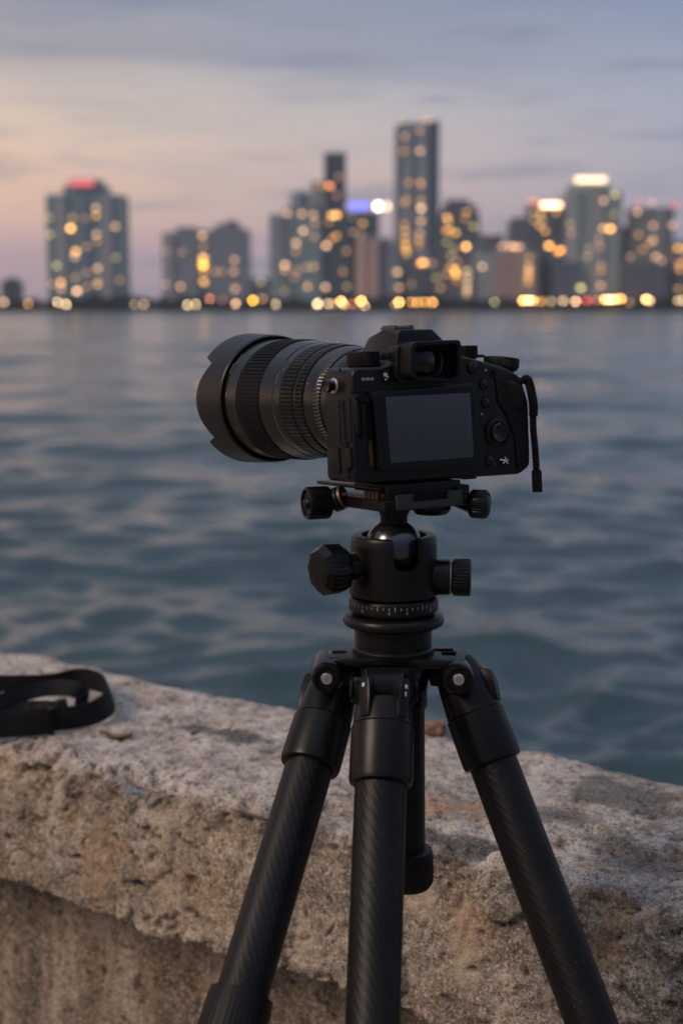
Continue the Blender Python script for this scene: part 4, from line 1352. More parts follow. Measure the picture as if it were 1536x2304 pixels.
# cross-hatched focus ring: rows of small rubber pads
fr_ = bmesh.new()
rows = 9; nl = 92
y0, y1 = .1290, .1640
join(fr_, lathe([(y0 - .0006, .0515), (y0, .0522), (y1, .0530), (y1 + .0006, .0520)], 128, cap0=False, cap1=False))
for a_ in range(nl):
    an = 2 * math.pi * a_ / nl
    for r_ in range(rows):
        ya = y0 + .0006 + (y1 - y0 - .001) * r_ / rows; yb = ya + (y1 - y0) / rows * .74
        rr = .0520 + .0008 * (r_ / rows) + .0013
        off = 0.5 * (r_ % 2) * 0.25
        w0 = .00115
        vs = []
        for (dr, sc_, sy) in ((-.0016, 1.25, 0), (0, .8, .00035)):
            for (yy, ss) in ((ya + sy, -1), (ya + sy, 1), (yb - sy, 1), (yb - sy, -1)):
                aa = an + (off * 2 * math.pi / nl) + ss * w0 * sc_ / rr
                vs.append(fr_.verts.new(((rr + dr) * math.cos(aa), (rr + dr) * math.sin(aa), yy)))
        for f_ in ((4, 5, 6, 7), (0, 1, 5, 4), (1, 2, 6, 5), (2, 3, 7, 6), (3, 0, 4, 7)):
            fr_.faces.new([vs[k] for k in f_])
fr_.transform(LM)
cpart('focus_ring', fr_, M_SMOOTHRUB, lens)
# engraved scale ticks on the smooth ring
tk = bmesh.new()
for k in range(46):
    a_ = R(120 + k * 2.3)
    rr = .04985; ln = .0016 if k % 4 else .0030
    t_ = box(-.00012, .00012, -ln / 2, ln / 2, -.0001, .00025)
    t_.transform(Matrix.Rotation(a_, 4, 'Z') @ Matrix.Translation((rr, 0, .1071)) @ Matrix.Rotation(R(90), 4, 'Y') @ Matrix.Rotation(R(90), 4, 'Z'))
    join(tk, t_)
tk.transform(LM)
cpart('scale_marks', tk, M_GREYMARK, lens)
# small bright marks: index dot and release slots
dm = bmesh.new()
for (yy, aa, w_, l_) in ((.1015, 214, .0006, .0022), (.181, 186, .0007, .0050), (.184, 212, .0004, .010), (.060, 200, .0012, .0012), (.181, 222, .0004, .012)):
    t_ = box(-w_ / 2, w_ / 2, -l_ / 2, l_ / 2, -.0002, .0003)
    rr = .0497 if yy < .15 else .0545
    if yy < .08: rr = .0462
    t_.transform(Matrix.Rotation(R(aa), 4, 'Z') @ Matrix.Translation((rr, 0, yy)) @ Matrix.Rotation(R(90), 4, 'Y') @ Matrix.Rotation(R(0), 4, 'Z'))
    join(dm, t_)
dm.transform(LM)
cpart('index_marks', dm, M_GREYMARK, lens)
cpart('front_glass', lathe([(.196, .0400), (.199, .030), (.201, .015), (.2015, .0001)], 64, LM, cap1=False), pbr('front_element', (0.01, 0.01, 0.014), 0.04, spec=1.0, coat=1.0), lens)
# petal hood
hb = bmesh.new()
nA, nT = 192, 14
def hood_len(a):
    d = 0.2278
    q_ = abs(math.degrees(math.asin(max(-1, min(1, math.sin(a))))))      # angle away from the horizontal
    if q_ < 33:
        return d - 0.0135 * (q_ / 33) ** 2.0
    s_ = min(1, (q_ - 33) / 7.5); s_ = s_ * s_ * (3 - 2 * s_)
    return d - 0.0135 * (1 - s_) + 0.0030 * s_
ro, ri = [], []
for k in range(nT + 1):
    f_ = k / nT
    lo_, li_ = [], []
    for i in range(nA):
        a = 2 * math.pi * i / nA
        yy = .1885 + (hood_len(a) - .1885) * f_
        rr = .0584 + .0024 * f_ ** 0.9
        lo_.append(hb.verts.new((rr * math.cos(a), rr * math.sin(a), yy)))
        li_.append(hb.verts.new(((rr - .0016) * math.cos(a), (rr - .0016) * math.sin(a), yy)))
    ro.append(lo_); ri.append(li_)
for i in range(nA):
    j = (i + 1) % nA
    for k in range(nT):
        hb.faces.new((ro[k][i], ro[k][j], ro[k + 1][j], ro[k + 1][i]))
        hb.faces.new((ri[k][j], ri[k][i], ri[k + 1][i], ri[k + 1][j]))
    hb.faces.new((ro[nT][i], ro[nT][j], ri[nT][j], ri[nT][i]))
# rear lip turning in to the barrel
lipr = [(.1885, .0584), (.1872, .0580), (.1865, .0570), (.1872, .0556), (.1900, .0548)]
prev = ro[0]
for (yy, rr) in lipr[1:]:
    cur = [hb.verts.new((rr * math.cos(2 * math.pi * i / nA), rr * math.sin(2 * math.pi * i / nA), yy)) for i in range(nA)]
    for i in range(nA):
        j = (i + 1) % nA
        hb.faces.new((prev[j], prev[i], cur[i], cur[j]))
    prev = cur
for i in range(nA):
    hb.faces.new((prev[(i + 1) % nA], prev[i], ri[0][i], ri[0][(i + 1) % nA]))
hb.transform(LM)
cpart('lens_hood', hb, M_HOOD, lens, ang=50)

# ------------------------------------------------------------------ corded hand strap hanging from the right lug
q0 = CM @ Vector((XR - .004, YB + .006, L(1172, 850)[1] - .001))
def at_depth(px, py, ref):               # point on the pixel's ray at the depth of ref
    return at(px, py, ref.y)
ref = CM @ Vector((XR + .004, YB - .003, 0))
cord = empty('hanging_cord', at_depth(1207, 1107, ref), 'black ribbed cord with a square tip hanging from the right side of the camera', 'cord')
loop = spline([at_depth(1174, 862, ref), at_depth(1180, 853, ref), at_depth(1188, 858, ref), at_depth(1194, 880, ref), at_depth(1199, 910, ref), at_depth(1199, 936, ref)], 10)
rads = []
nL = len(loop)
thick = []
# fat bound section: stacked ridges
fine = []
for i in range(nL - 1):
    for j in range(4):
        fine.append(loop[i].lerp(loop[i + 1], j / 4))
fine.append(loop[-1])
rads = [.0026 + .0012 * min(1, i / 60) + .00045 * math.sin(i * 1.25) for i in range(len(fine))]
obj('bound_loop', tube(fine, rads, 14), M_CORD, cord)
thin = spline([at_depth(1198, 930, ref), at_depth(1199, 970, ref), at_depth(1203, 1010, ref), at_depth(1206, 1060, ref)], 40)
rads = [.0029 + .00038 * math.sin(i * 1.15) for i in range(len(thin))]
obj('thin_cord', tube(thin, rads, 14), M_CORD, cord)
tp = at_depth(1206, 1058, ref); tq = at_depth(1208, 1107, ref)
tipm = bmesh.new()
dirv = (tq - tp)
tb_ = box(-.0041, .0041, -.0030, .0030, 0, dirv.length, .0009, 3)
tb_.transform(axis_matrix(tp, dirv, up=(0, 1, 0)))
obj('cord_tip', tb_, M_SMOOTHRUB, cord)
# metal lug the cord hangs on
obj('lug_ring', tube([at_depth(1168 + 12 * math.cos(a), 856 + 8 * math.sin(a), ref) + Vector((0, .001, 0)) for a in [k * math.pi / 8 for k in range(-6, 7)]], .0010, 8), M_SILVER, cord)

# ------------------------------------------------------------------ tripod with ball head
GZ = 1.5
tri = empty('tripod', (AX.x, AX.y, GZ), 'black carbon-fibre tripod with ball head standing in front of the sea wall', 'tripod')


def za(py, px=885, Yd=None):
    return at(px, py, Yd or AX.y).z


def tlathe(prof, seg=96, ribs=0, c=AX, cap0=True, cap1=True):
    """prof in (photo row, radius in photo px at the axis depth)"""
    pr = []
    for p_ in prof:
        py, rp = p_[0], p_[1]
        z = za(py)
        k = (Vector((AX.x, AX.y, z)) - EYE).length / Vector(((885 - 768) / FPX, 1, (1152 - py) / FPX)).length / FPX
        pr.append((z, rp * k) + ((p_[2] * k,) if len(p_) > 2 else ()))
    return lathe(pr, seg, Matrix.Translation((c.x, c.y, 0)), ribs=ribs, cap0=cap0, cap1=cap1)


# --- ball head housing with its drop notch
hs = tlathe([(1338, 94), (1334, 99), (1320, 99), (1225, 96.5), (1210, 96), (1203, 93), (1202, 88)], 96)
bore = tlathe([(1316, 66), (1190, 74), (1170, 76)], 64)
hs = boolean(hs, bore)
na = math.atan2(-1, 0) + math.asin(30 / 97.0)          # notch direction in plan, a little right of the viewer
nd_ = Vector((math.cos(na), math.sin(na), 0))
zn0, zn1 = za(1262), za(1180)
sw = .0122
nt = prism(round_poly([(-sw, zn1), (-sw, zn0 - .003), (sw, zn0 - .003), (sw, zn1)], [.0005, .009, .009, .0005], 8), -.012, -.060)
nt.transform(Matrix.Translation((AX.x, AX.y, 0)) @ Matrix.Rotation(na + math.pi / 2, 4, 'Z'))
hs = boolean(hs, nt)
bev(hs, .0011, 3, 55)
head = obj('ball_head', hs, M_TRIPOD, tri, ang=45)
zb = za(1232)
ballc = Vector((AX.x, AX.y, zb))
obj('ball', lathe([(.0240 * math.sin(a), max(.0001, .0240 * math.cos(a))) for a in [R(-90 + 180 * k / 24) for k in range(25)]], 64, Matrix.Translation(ballc)), M_BALL, head)
# locking collar that rises behind the ball, above the rim
obj('ball_socket', tlathe([(1215, 86), (1204, 86), (1190, 70), (1186, 55), (1186, 30)], 64), M_TRIPOD_S, head) if False else None
obj('stem', tlathe([(1212, 34), (1200, 33), (1190, 30), (1160, 31), (1148, 36), (1144, 36)], 48), M_TRIPOD, head)
pan = obj('panning_ring', tlathe([(1372, 96), (1368, 100.5), (1345, 100.5), (1341, 98), (1339, 94)], 128), M_TRIPOD, head)
tk = bmesh.new()
rr_ = .0367
for k in range(48):
    a_ = 2 * math.pi * k / 48
    ln = .0038 if k % 5 == 0 else .0020
    t_ = box(-.0003, .0003, -.0002, .0003, -ln / 2, ln / 2)
    t_.transform(Matrix.Translation((AX.x, AX.y, za(1351))) @ Matrix.Rotation(a_, 4, 'Z') @ Matrix.Translation((0, -rr_, 0)))
    join(tk, t_)
obj('degree_marks', tk, M_GREYMARK, pan)
for k in range(0, 48, 5):
    if math.sin(2 * math.pi * k / 48 - math.pi / 2) > 0.2: continue
    for (body_, off) in ((str((k * 10) % 90), 0),):
        cv = bpy.data.curves.new('n', 'FONT'); cv.body = body_; cv.size = .0034; cv.align_x = 'CENTER'; cv.extrude = .0001
        o_ = bpy.data.objects.new('n', cv); col.objects.link(o_); bpy.context.view_layer.update()
        b_ = bmesh.new(); b_.from_mesh(o_.evaluated_get(bpy.context.evaluated_depsgraph_get()).to_mesh()); bpy.data.objects.remove(o_)
        b_.transform(Matrix.Translation((AX.x, AX.y, za(1363))) @ Matrix.Rotation(2 * math.pi * (k + 2) / 48, 4, 'Z') @ Matrix.Translation((0, -rr_ - .00005, 0)) @ Matrix.Rotation(R(90), 4, 'X'))
        obj('degree_number', b_, M_GREYMARK, pan)
obj('base_disc', tlathe([(1376, 84), (1379, 106), (1383, 111), (1390, 113.5), (1396, 113.5), (1402, 110), (1406, 100), (1407, 84)], 96), M_TRIPOD, head)
obj('centre_neck', tlathe([(1475, 86), (1407, 87), (1374, 84)], 96), M_TRIPOD_S, tri)
obj('neck_flange', tlathe([(1476, 84), (1474, 90), (1466, 92), (1456, 92), (1452, 89), (1450, 86)], 96), M_TRIPOD, tri)


def knob(name, p, d, prof, mat, ribs=0, parent=None, seg=64, up=None):
    return obj(name, lathe(prof, seg, axis_matrix(p, d, up), ribs=ribs), mat, parent or head)


def unit(az, el=0):
    return Vector((math.cos(R(az)) * math.cos(R(el)), math.sin(R(az)) * math.cos(R(el)), math.sin(R(el))))


# big chunky knob on the left, turned a little towards the viewer
dl = unit(180 + 30)
pk = Vector((AX.x, AX.y, za(1266)))
knob('knob_stem', pk + dl * .030, dl, [(0, .0125), (.005, .0125), (.006, .0105), (.018, .0105)], M_TRIPOD_S)
kb = lathe([(0, .0150), (.0015, .0195), (.006, .0200)], 8 * 4, cap0=True)
kb = bmesh.new()
NS = 128
def rk(a):
    # eight lobes with flats
    q_ = (math.degrees(a) % 45) - 22.5
    base_ = .0200 * math.cos(R(22.5)) / math.cos(R(q_)) * 1.03
    return min(base_, .0207)
prof = [(0, .62, 0), (.0008, .90, 0), (.004, .97, 0), (.0045, 1.0, 1), (.0170, 1.03, 1), (.0185, 1.02, 0), (.0240, .80, 0), (.0242, .66, 0)]
rings = []
for (t, k_, rib) in prof:
    rg = []
    for i in range(NS):
        a = 2 * math.pi * i / NS
        r = rk(a) * k_ - (.0007 if (rib and (i % 4) < 2) else 0)
        rg.append(kb.verts.new((r * math.cos(a), r * math.sin(a), t)))
    rings.append(rg)
for a_, b_ in zip(rings, rings[1:]):
    for i in range(NS):
        kb.faces.new((a_[i], a_[(i + 1) % NS], b_[(i + 1) % NS], b_[i]))
kb.faces.new(list(reversed(rings[0]))); kb.faces.new(rings[-1])
KM = axis_matrix(pk + dl * .0475, dl)
kb.transform(KM)
kn = obj('tension_knob', kb, M_TRIPOD_S, head)
# checker pad on its face
pad = lathe([(.0238, .0128), (.0246, .0124)], 48)
for i in range(-8, 9):
    for j in range(-8, 9):
        x = i * .00150 + (.00075 if j % 2 else 0); y = j * .00138
        if x * x + y * y > .0116 ** 2: continue
        b_ = hull([(x - .0006, y, .0245), (x + .0006, y, .0245), (x, y - .0006, .0245), (x, y + .0006, .0245), (x, y, .0252)])
        join(pad, b_)
pad.transform(KM)
obj('knob_pad', pad, M_RUBBER, kn)
# friction knob on the right
dr_ = unit(-6)
pr_ = Vector((AX.x, AX.y, za(1296)))
knob('knob_stem', pr_ + dr_ * .030, dr_, [(0, .0150), (.0155, .0150), (.0165, .0140), (.0185, .0132), (.0200, .0132)], M_TRIPOD_S)
k2 = knob('friction_knob', pr_ + dr_ * .0485, dr_, [(0, .0138), (.0006, .0152, .0007), (.0130, .0154, .0007), (.0142, .0146), (.0148, .0130), (.0143, .0100)], M_TRIPOD_S, ribs=34)
knob('knob_line', pr_ + dr_ * .0466, dr_, [(0, .0139), (.0006, .0139)], M_GREYMARK, parent=k2)

# --- quick-release clamp, aligned with the camera
clamp_x0, clamp_x1, clamp_y0, clamp_y1 = -.030, .0500, -.029, .058
Zt = -0.0005
cl_bm = box(clamp_x0, clamp_x1, clamp_y0, clamp_y1, -.0215, -.0120, .0020, 3)
clamp = obj('quick_release_clamp', cl_bm, M_TRIPOD, tri, M=CM)


def kpart(name, bm, mat, parent=None):
    return obj(name, bm, mat, parent or clamp, M=CM)


# stepped jaws and sliding plate
kpart('jaw', box(clamp_x0 + .0005, clamp_x1 + .004, clamp_y0 + .002, clamp_y0 + .012, -.0120, -.0065, .0012, 2), M_TRIPOD)
kpart('jaw', box(clamp_x1 - .008, clamp_x1 + .0045, clamp_y0 - .001, clamp_y0 + .030, -.0135, -.0045, .0018, 3), M_TRIPOD)
kpart('camera_plate', box(clamp_x0 + .004, clamp_x1 - .004, clamp_y0 + .0005, .020, -.0068, -.0002, .0010, 2), M_SMOOTHRUB)
rail = box(clamp_x0 - .0005, clamp_x0 + .034, clamp_y0 + .006, clamp_y1 + .012, -.0050, -.0022, .0006, 2)
kpart('rail', rail, M_TRIPOD_S)
# side face details: slots with brassy inner faces
sl = bmesh.new()
for k in range(4):
    box(clamp_x0 - .0012, clamp_x0 + .002, clamp_y0 + .008 + k * .0052, clamp_y0 + .0115 + k * .0052, -.0118, -.0054, .0002, 1, bm=sl)
kpart('scale_teeth', sl, M_BRONZE)
kpart('jaw', box(clamp_x0 - .0008, clamp_x0 + .006, clamp_y0 + .001, clamp_y1 - .002, -.0135, -.0118, .0004, 1), M_TRIPOD_S)
# grey face with a dark notch, on the back of the clamp
fz0, fz1 = -.0205, -.0085
fx0, fx1 = clamp_x0 + .011, clamp_x1 - .004
nx0, nx1 = fx0 + .016, fx1 - .014
face = prism(round_poly([(fx0, fz0), (fx1, fz0), (fx1, fz1), (nx1, fz1), (nx1, fz1 - .0062), (nx0, fz1 - .0062), (nx0, fz1), (fx0, fz1)], [.0008, .0008, .0006, .0006, .0022, .0012, .0006, .0006], 4), clamp_y0 - .0018, clamp_y0 + .0015, .0003)
kpart('face_plate', face, M_PLATEGREY)
kpart('notch', box(nx0 - .0005, nx1 + .0005, clamp_y0 - .0004, clamp_y0 + .002, fz1 - .0065, fz1, 0), M_INNER)
# underside levelling knob
ku = CM @ Vector((.034, -.004, -.0215))
obj('under_knob', lathe([(0, .0165), (-.0035, .0165), (-.0075, .0135), (-.0082, .0100)], 48, Matrix.Translation(ku)), M_TRIPOD_S, clamp)
# clamp knobs
dL = unit(180 + 22)
pL = at(741, 1130, 1.166)
kL = obj('clamp_knob', lathe([(0, .0100), (.0015, .0132), (.003, .0136, .0008), (.0185, .0136, .0008), (.0205, .0128), (.0210, .0118), (.0205, .0108), (.0190, .0104), (.0188, .0096)], 64, axis_matrix(pL, dL), ribs=40), M_TRIPOD_S, clamp)
obj('knob_cap', lathe([(.0186, .0100), (.0190, .0100), (.0190, .0052), (.0206, .0048), (.0222, .0030), (.0226, .0004)], 48, axis_matrix(pL, dL)), M_TRIPOD, kL)
mid = CM @ Vector((clamp_x0 + .003, .030, -.0125))
obj('knob_shaft', lathe([(0, .0058), ((mid - pL).length * .98, .0058)], 32, axis_matrix(pL, mid - pL)), M_TRIPOD_S, clamp)
obj('knob_collar', lathe([(.0035, .0080), (.0045, .0100), (.0105, .0100), (.0115, .0086)], 40, axis_matrix(pL, mid - pL)), M_TRIPOD, clamp)
obj('brass_washer', lathe([(.0118, .0084), (.0122, .0096), (.0145, .0096), (.0149, .0084)], 40, axis_matrix(pL, mid - pL)), M_BRONZE, clamp)
dR = unit(-22)
pR = at(1056, 1133, 1.168)
kR = obj('clamp_knob', lathe([(0, .0085), (.0015, .0112), (.003, .0120, .0008), (.0130, .0120, .0008), (.0150, .0112), (.0155, .0100), (.0148, .0092), (.0140, .0090)], 64, axis_matrix(pR, dR), ribs=34), M_TRIPOD_S, clamp)
obj('knob_cap', lathe([(.0138, .0088), (.0142, .0088), (.0160, .0070), (.0168, .0030), (.0169, .0004)], 48, axis_matrix(pR, dR)), M_TRIPOD, kR)
mR = CM @ Vector((clamp_x1 - .004, -.010, -.013))
obj('knob_shaft', lathe([(-.001, .0075), ((mR - pR).length, .0075)], 32, axis_matrix(pR, mR - pR)), M_TRIPOD_S, clamp)

# --- hub with three shoulders
HZ = za(1490)
def depth_scale(py, Yd=1.13):
    return Yd * math.hypot(1, ray(885, py).z) / math.hypot(1, (1152 - py) / FPX) / FPX


hub = tlathe([(1560, 52), (1545, 78), (1500, 84), (1478, 84)], 64)
hub_o = obj('hub', hub, M_TRIPOD_S, tri)


def shoulder(az, r1, w0, w1, z0, z1, drop=0.0):
    """a thick lobe reaching out from the hub"""
    d = unit(az); s_ = Vector((-d.y, d.x, 0))
    P = []
    for (q_, w_) in ((.012, w0), (r1 - .012, w1), (r1, w1 * .72)):
        for sg in (-1, 1):
            for z in (z0, z1):
                zz_ = z - (drop * (q_ / r1) if z == z1 else 0)
                P.append(Vector((AX.x, AX.y, zz_)) + d * q_ + s_ * sg * w_)
    return hull([tuple(p) for p in P], .003, 3)


zs0, zs1 = za(1482), za(1453)
obj('shoulder', shoulder(186, .0575, .030, .0235, za(1482), za(1460), .002), M_TRIPOD, hub_o)
obj('shoulder', shoulder(-8, .0600, .030, .0245, za(1486), za(1462), .002), M_TRIPOD, hub_o)
obj('shoulder', shoulder(-94, .0660, .028, .0225, za(1500), za(1478), .003), M_TRIPOD, hub_o)
gr = bmesh.new()
for i in range(4):
    for j in range(3):
        b_ = box(-.0165 + i * .0085, -.0100 + i * .0085, 0, .0022, 0, .0040, .0003, 1)
        b_.transform(Matrix.Translation((AX.x - .005, AX.y - .0540 + j * .0050, za(1480) + .0002 - .0022 + .0005)) @ Matrix.Rotation(R(-8), 4, 'X'))
        join(gr, b_)
obj('angle_stop', gr, M_SMOOTHRUB, hub_o)
for (px, az) in ((766, 186), (1010, -8)):
    b_ = box(-.006, .006, -.0032, .0032, 0, .0014, .0006, 2)
    c_ = Vector((AX.x, AX.y, 0)) + unit(az) * (.045 if az > 0 else .046)
    b_.transform(Matrix.Translation((c_.x, c_.y, za(1460) - .0022)))
    obj('hex_key', b_, M_INNER, hub_o)
    if az < 0:
        b2_ = box(-.0085, .0085, -.0018, .0018, 0, .0012, .0005, 2)
        b2_.transform(Matrix.Translation((c_.x - .004, c_.y + .011, za(1460) - .0022)))
        obj('hex_key', b2_, M_INNER, hub_o)

# --- legs
RT = .0200


def leg(hinge, A, B, rtube, coll_t, lock_t, lock_r, topprof=None, label=None, ground=GZ):
    """hinge: world point; the tube axis passes through A and B (world), continues to the ground"""
    d = (B - A).normalized()
    # start of the axis: closest to the hinge
    t0 = (hinge - A).dot(d)
    S_ = A + d * t0
    Ltot = (S_.z - ground - .012) / -d.z
    M0 = axis_matrix(S_, d, up=(0, 1, 0))
    up_ = lathe((topprof or [(-.010, .0155), (.004, .0205), (.012, .0215)]) + [(coll_t[0] - .0005, .0232)], 64, M0)
    lg_ = obj('leg', up_, M_TRIPOD, tri)
    if label: lg_['label'] = label
    obj('leg_collar', lathe([(coll_t[0], .0232), (coll_t[0] + .001, .0242), (coll_t[1] - .004, .0246), (coll_t[1] - .001, .0238), (coll_t[1], .0222), (coll_t[1], .0200)], 96, M0), M_TRIPOD, lg_)
    obj('tube', lathe([(coll_t[1] - .010, rtube), (coll_t[1] + .04, rtube), (lock_t[0] - .03, rtube), (lock_t[0] + .006, rtube)], 96, M0, uv=True), M_CARBON, lg_)
    obj('twist_lock', lathe([(lock_t[0], lock_r * .90), (lock_t[0] + .0006, lock_r * .97), (lock_t[0] + .010, lock_r), (lock_t[1] - .006, lock_r * 1.02, .0006), (lock_t[1] - .002, lock_r, .0006), (lock_t[1], lock_r * .9)], 96, M0, ribs=40), M_SMOOTHRUB, lg_)
    obj('tube', lathe([(lock_t[1] - .004, rtube * .86), (Ltot - .45, rtube * .86)], 64, M0, uv=True), M_CARBON, lg_)
    obj('twist_lock', lathe([(Ltot - .46, lock_r * .8), (Ltot - .455, lock_r * .88, .0005), (Ltot - .41, lock_r * .88, .0005), (Ltot - .405, lock_r * .8)], 64, M0, ribs=36), M_SMOOTHRUB, lg_)
    obj('tube', lathe([(Ltot - .41, rtube * .72), (Ltot - .02, rtube * .72)], 64, M0, uv=True), M_CARBON, lg_)
    obj('rubber_foot', lathe([(Ltot - .03, rtube * .8), (Ltot - .01, rtube * .95), (Ltot + .004, rtube * .8), (Ltot + .010, rtube * .4)], 48, M0), M_SMOOTHRUB, lg_)
    return lg_, M0, d, S_


YH = 1.118
HL = at(735, 1521, YH); HR = at(1029, 1523, YH)
legL, ML, dl_, SL = leg(HL + Vector((0, .018, 0)), at(712, 1672, 1.118), at(550, 2218, .985), .0194, (.034, .076), (.262, .330), .0245, None)
legR, MR_, drr, SR = leg(HR + Vector((0, .018, 0)), at(1087, 1660, 1.128), at(1308, 2245, 1.045), .0200, (.036, .079), (.330, .395), .0245, None)
HF = at(866, 1556, 1.090)
legF, MF_, dff, SF = leg(HF, at(860, 1640, 1.070), at(838, 2290, .952), .0198, (.030, .076), (.305, .370), .0245, [(.009, .0180), (.011, .0205), (.016, .0218)])


def hinge(p, parent, r=.0118):
    """round hinge boss facing the viewer with a bright bolt"""
    d = Vector((0, -1, 0)) + Vector((0, 0, .02))
    o_ = obj('hinge_boss', lathe([(-.050, r * 1.1), (-.004, r * 1.1), (-.002, r * 1.06), (0, r * .98), (.0006, r * .80), (-.0014, r * .74), (-.0016, r * .5)], 64, axis_matrix(p, d)), M_TRIPOD_S, parent)
    b_ = lathe([(-.002, .0048), (.0012, .0048), (.0020, .0042), (.0021, .0026)], 40, axis_matrix(p, d))
    obj('bolt', b_, M_SILVER, o_)
    obj('bolt_socket', lathe([(.0015, .0024), (.00215, .0024)], 6, axis_matrix(p, d)), pbr('bolt_face', (0.35, 0.35, 0.35), 0.5, metal=0.9) if 'bolt_face' not in bpy.data.materials else bpy.data.materials['bolt_face'], o_)


hinge(HL + Vector((0, -.0085, 0)), legL)
hinge(HR + Vector((0, -.0085, 0)), legR)
# knuckles joining the left and right leg tops to the hub
for (H_, az, nm_, pr_o) in ((HL, 186, 'l', legL), (HR, -8, 'r', legR)):
    c_ = Vector((AX.x, AX.y, H_.z)) + unit(az) * .030
    P = []
    for q_ in (c_, Vector((H_.x, H_.y + .020, H_.z))):
        for dy_ in (-.016, .018):
            for dz_ in (-.012, .013):
                P.append((q_.x, q_.y + dy_ * (.8 if q_ is c_ else .9), q_.z + dz_))
    obj('knuckle', hull(P, .002, 2), M_TRIPOD_S, hub_o)
# angle lock levers: outer side of the right leg, outer side of the left leg
def lever(M0, side, name, parent, t0, t1, w_=.0085, r0=.0215, lift=.0075, hi=M_TRIPOD):
    P = []
    for (t, r_, ww) in ((t0, r0 - .002, w_ * .8), (t0 + .003, r0 + lift, w_ * .8), (t0 + .014, r0 + lift, w_), (t1 - .004, r0 + lift * .55, w_ * .75), (t1, r0 - .001, w_ * .55)):
        for sg in (-1, 1):
            P.append((r_, sg * ww, t)); P.append((r0 - .006, sg * ww, t))
    b_ = hull(P, .0012, 3)
    b_.transform(M0 @ Matrix.Rotation(R(side), 4, 'Z'))
    return obj(name, b_, hi, parent)


def side_angle(M0, wdir):
    v = M0.to_3x3().inverted() @ Vector(wdir)
    return math.degrees(math.atan2(v.y, v.x))


lever(MR_, side_angle(MR_, (1, -.35, 0)), 'angle_lever', legR, .004, .036, lift=.0050)
lever(ML, side_angle(ML, (-1, .35, 0)), 'angle_lever', legL, -.008, .030, lift=.0035)
# front leg: clevis with two upright catches and a middle barrel
fb = obj('hinge_barrel', lathe([(-.0145, .0128), (-.0140, .0135), (.0140, .0135), (.0145, .0128)], 48, axis_matrix(SF + Vector((0, -.004, .004)), (1, 0.03, 0))), M_TRIPOD, legF)
for sx in (-1, 1):
    o_ = lever(MF_ @ Matrix.Translation((0, 0, 0)), side_angle(MF_, (sx * .62, -1, 0)), 'angle_lever', legF, -.006, .031, w_=.0052, r0=.0210, lift=.0060, hi=M_TRIPOD_S)
    a_ = side_angle(MF_, (sx * .62, -1, 0))
    b_ = box(.0270, .0283, -.0012, .0012, .002, .0055, .0003, 1)
    if sx > 0: box(.0262, .0277, -.0006, .0006, .0075, .0115, .0002, 1, bm=b_)
    b_.transform(MF_ @ Matrix.Rotation(R(a_), 4, 'Z'))
    obj('catch_pin', b_, M_SILVER, o_)
    obj('hinge_cap', lathe([(0, .0098), (.0015, .0098), (.0026, .0070), (.0028, .0030)], 40, axis_matrix(SF + Vector((sx * .0245, -.001, .001)), (sx, 0, 0))), M_TRIPOD_S, legF)
ck = hull([tuple(SF + Vector((sx * .0245, dy, dz))) for sx in (-1, 1) for (dy, dz) in ((-.008, .009), (.012, .009), (-.010, -.010), (.012, -.012))], .003, 2)
obj('knuckle', ck, M_TRIPOD_S, hub_o)

# --- centre column below the hub, with its ribbed end cap
c0 = at(912, 1560, 1.168); c1 = at(915, 1993, 1.168)
colm = axis_matrix(c0, c1 - c0, up=(0, 1, 0))
Lc = (c1 - c0).length
co = obj('centre_column', lathe([(-.015, .0172), (.012, .0172), (.013, .0160), (Lc - .020, .0160)], 64, colm, uv=True), M_CARBON, tri)
obj('column_cap', lathe([(Lc - .034, .0200), (Lc - .033, .0218), (Lc - .029, .0226), (Lc - .027, .0228, .0005), (Lc - .006, .0228, .0005), (Lc - .004, .0222), (Lc, .0195)], 64, colm, ribs=44), M_SMOOTHRUB, co)
obj('column_collar', lathe([(-.012, .0180), (.010, .0184), (.012, .0174)], 64, colm), M_TRIPOD_S, co)

# ------------------------------------------------------------------ things lying on the wall
def top(px, py, lift=0.0):
    return on_z(px, py, WALL_Z + lift)


def ribbon(path, tops, thick=.0024, seg=10, n=14):
    """path: points of the band's lower edge; tops: vectors to the upper edge"""
    P = spline(path, n); T = spline(tops, n)
    bm = bmesh.new()
    rows = []
    for i in range(len(P)):
        d = (P[min(i + 1, len(P) - 1)] - P[max(i - 1, 0)]).normalized()
        nrm = d.cross(T[i]).normalized() * thick / 2
        r_ = []
        for k in range(seg + 1):
            f_ = k / seg
            r_.append(P[i] + T[i] * f_ + nrm * (0.6 + .4 * math.sin(math.pi * f_)))
        for k in range(seg, -1, -1):
            f_ = k / seg
            r_.append(P[i] + T[i] * f_ - nrm * (0.6 + .4 * math.sin(math.pi * f_)))
        rows.append([bm.verts.new(v) for v in r_])
    m_ = len(rows[0])
    for a_, b_ in zip(rows, rows[1:]):
        for k in range(m_):
            bm.faces.new((a_[k], a_[(k + 1) % m_], b_[(k + 1) % m_], b_[k]))
    bm.faces.new(list(reversed(rows[0]))); bm.faces.new(rows[-1])
    return bm


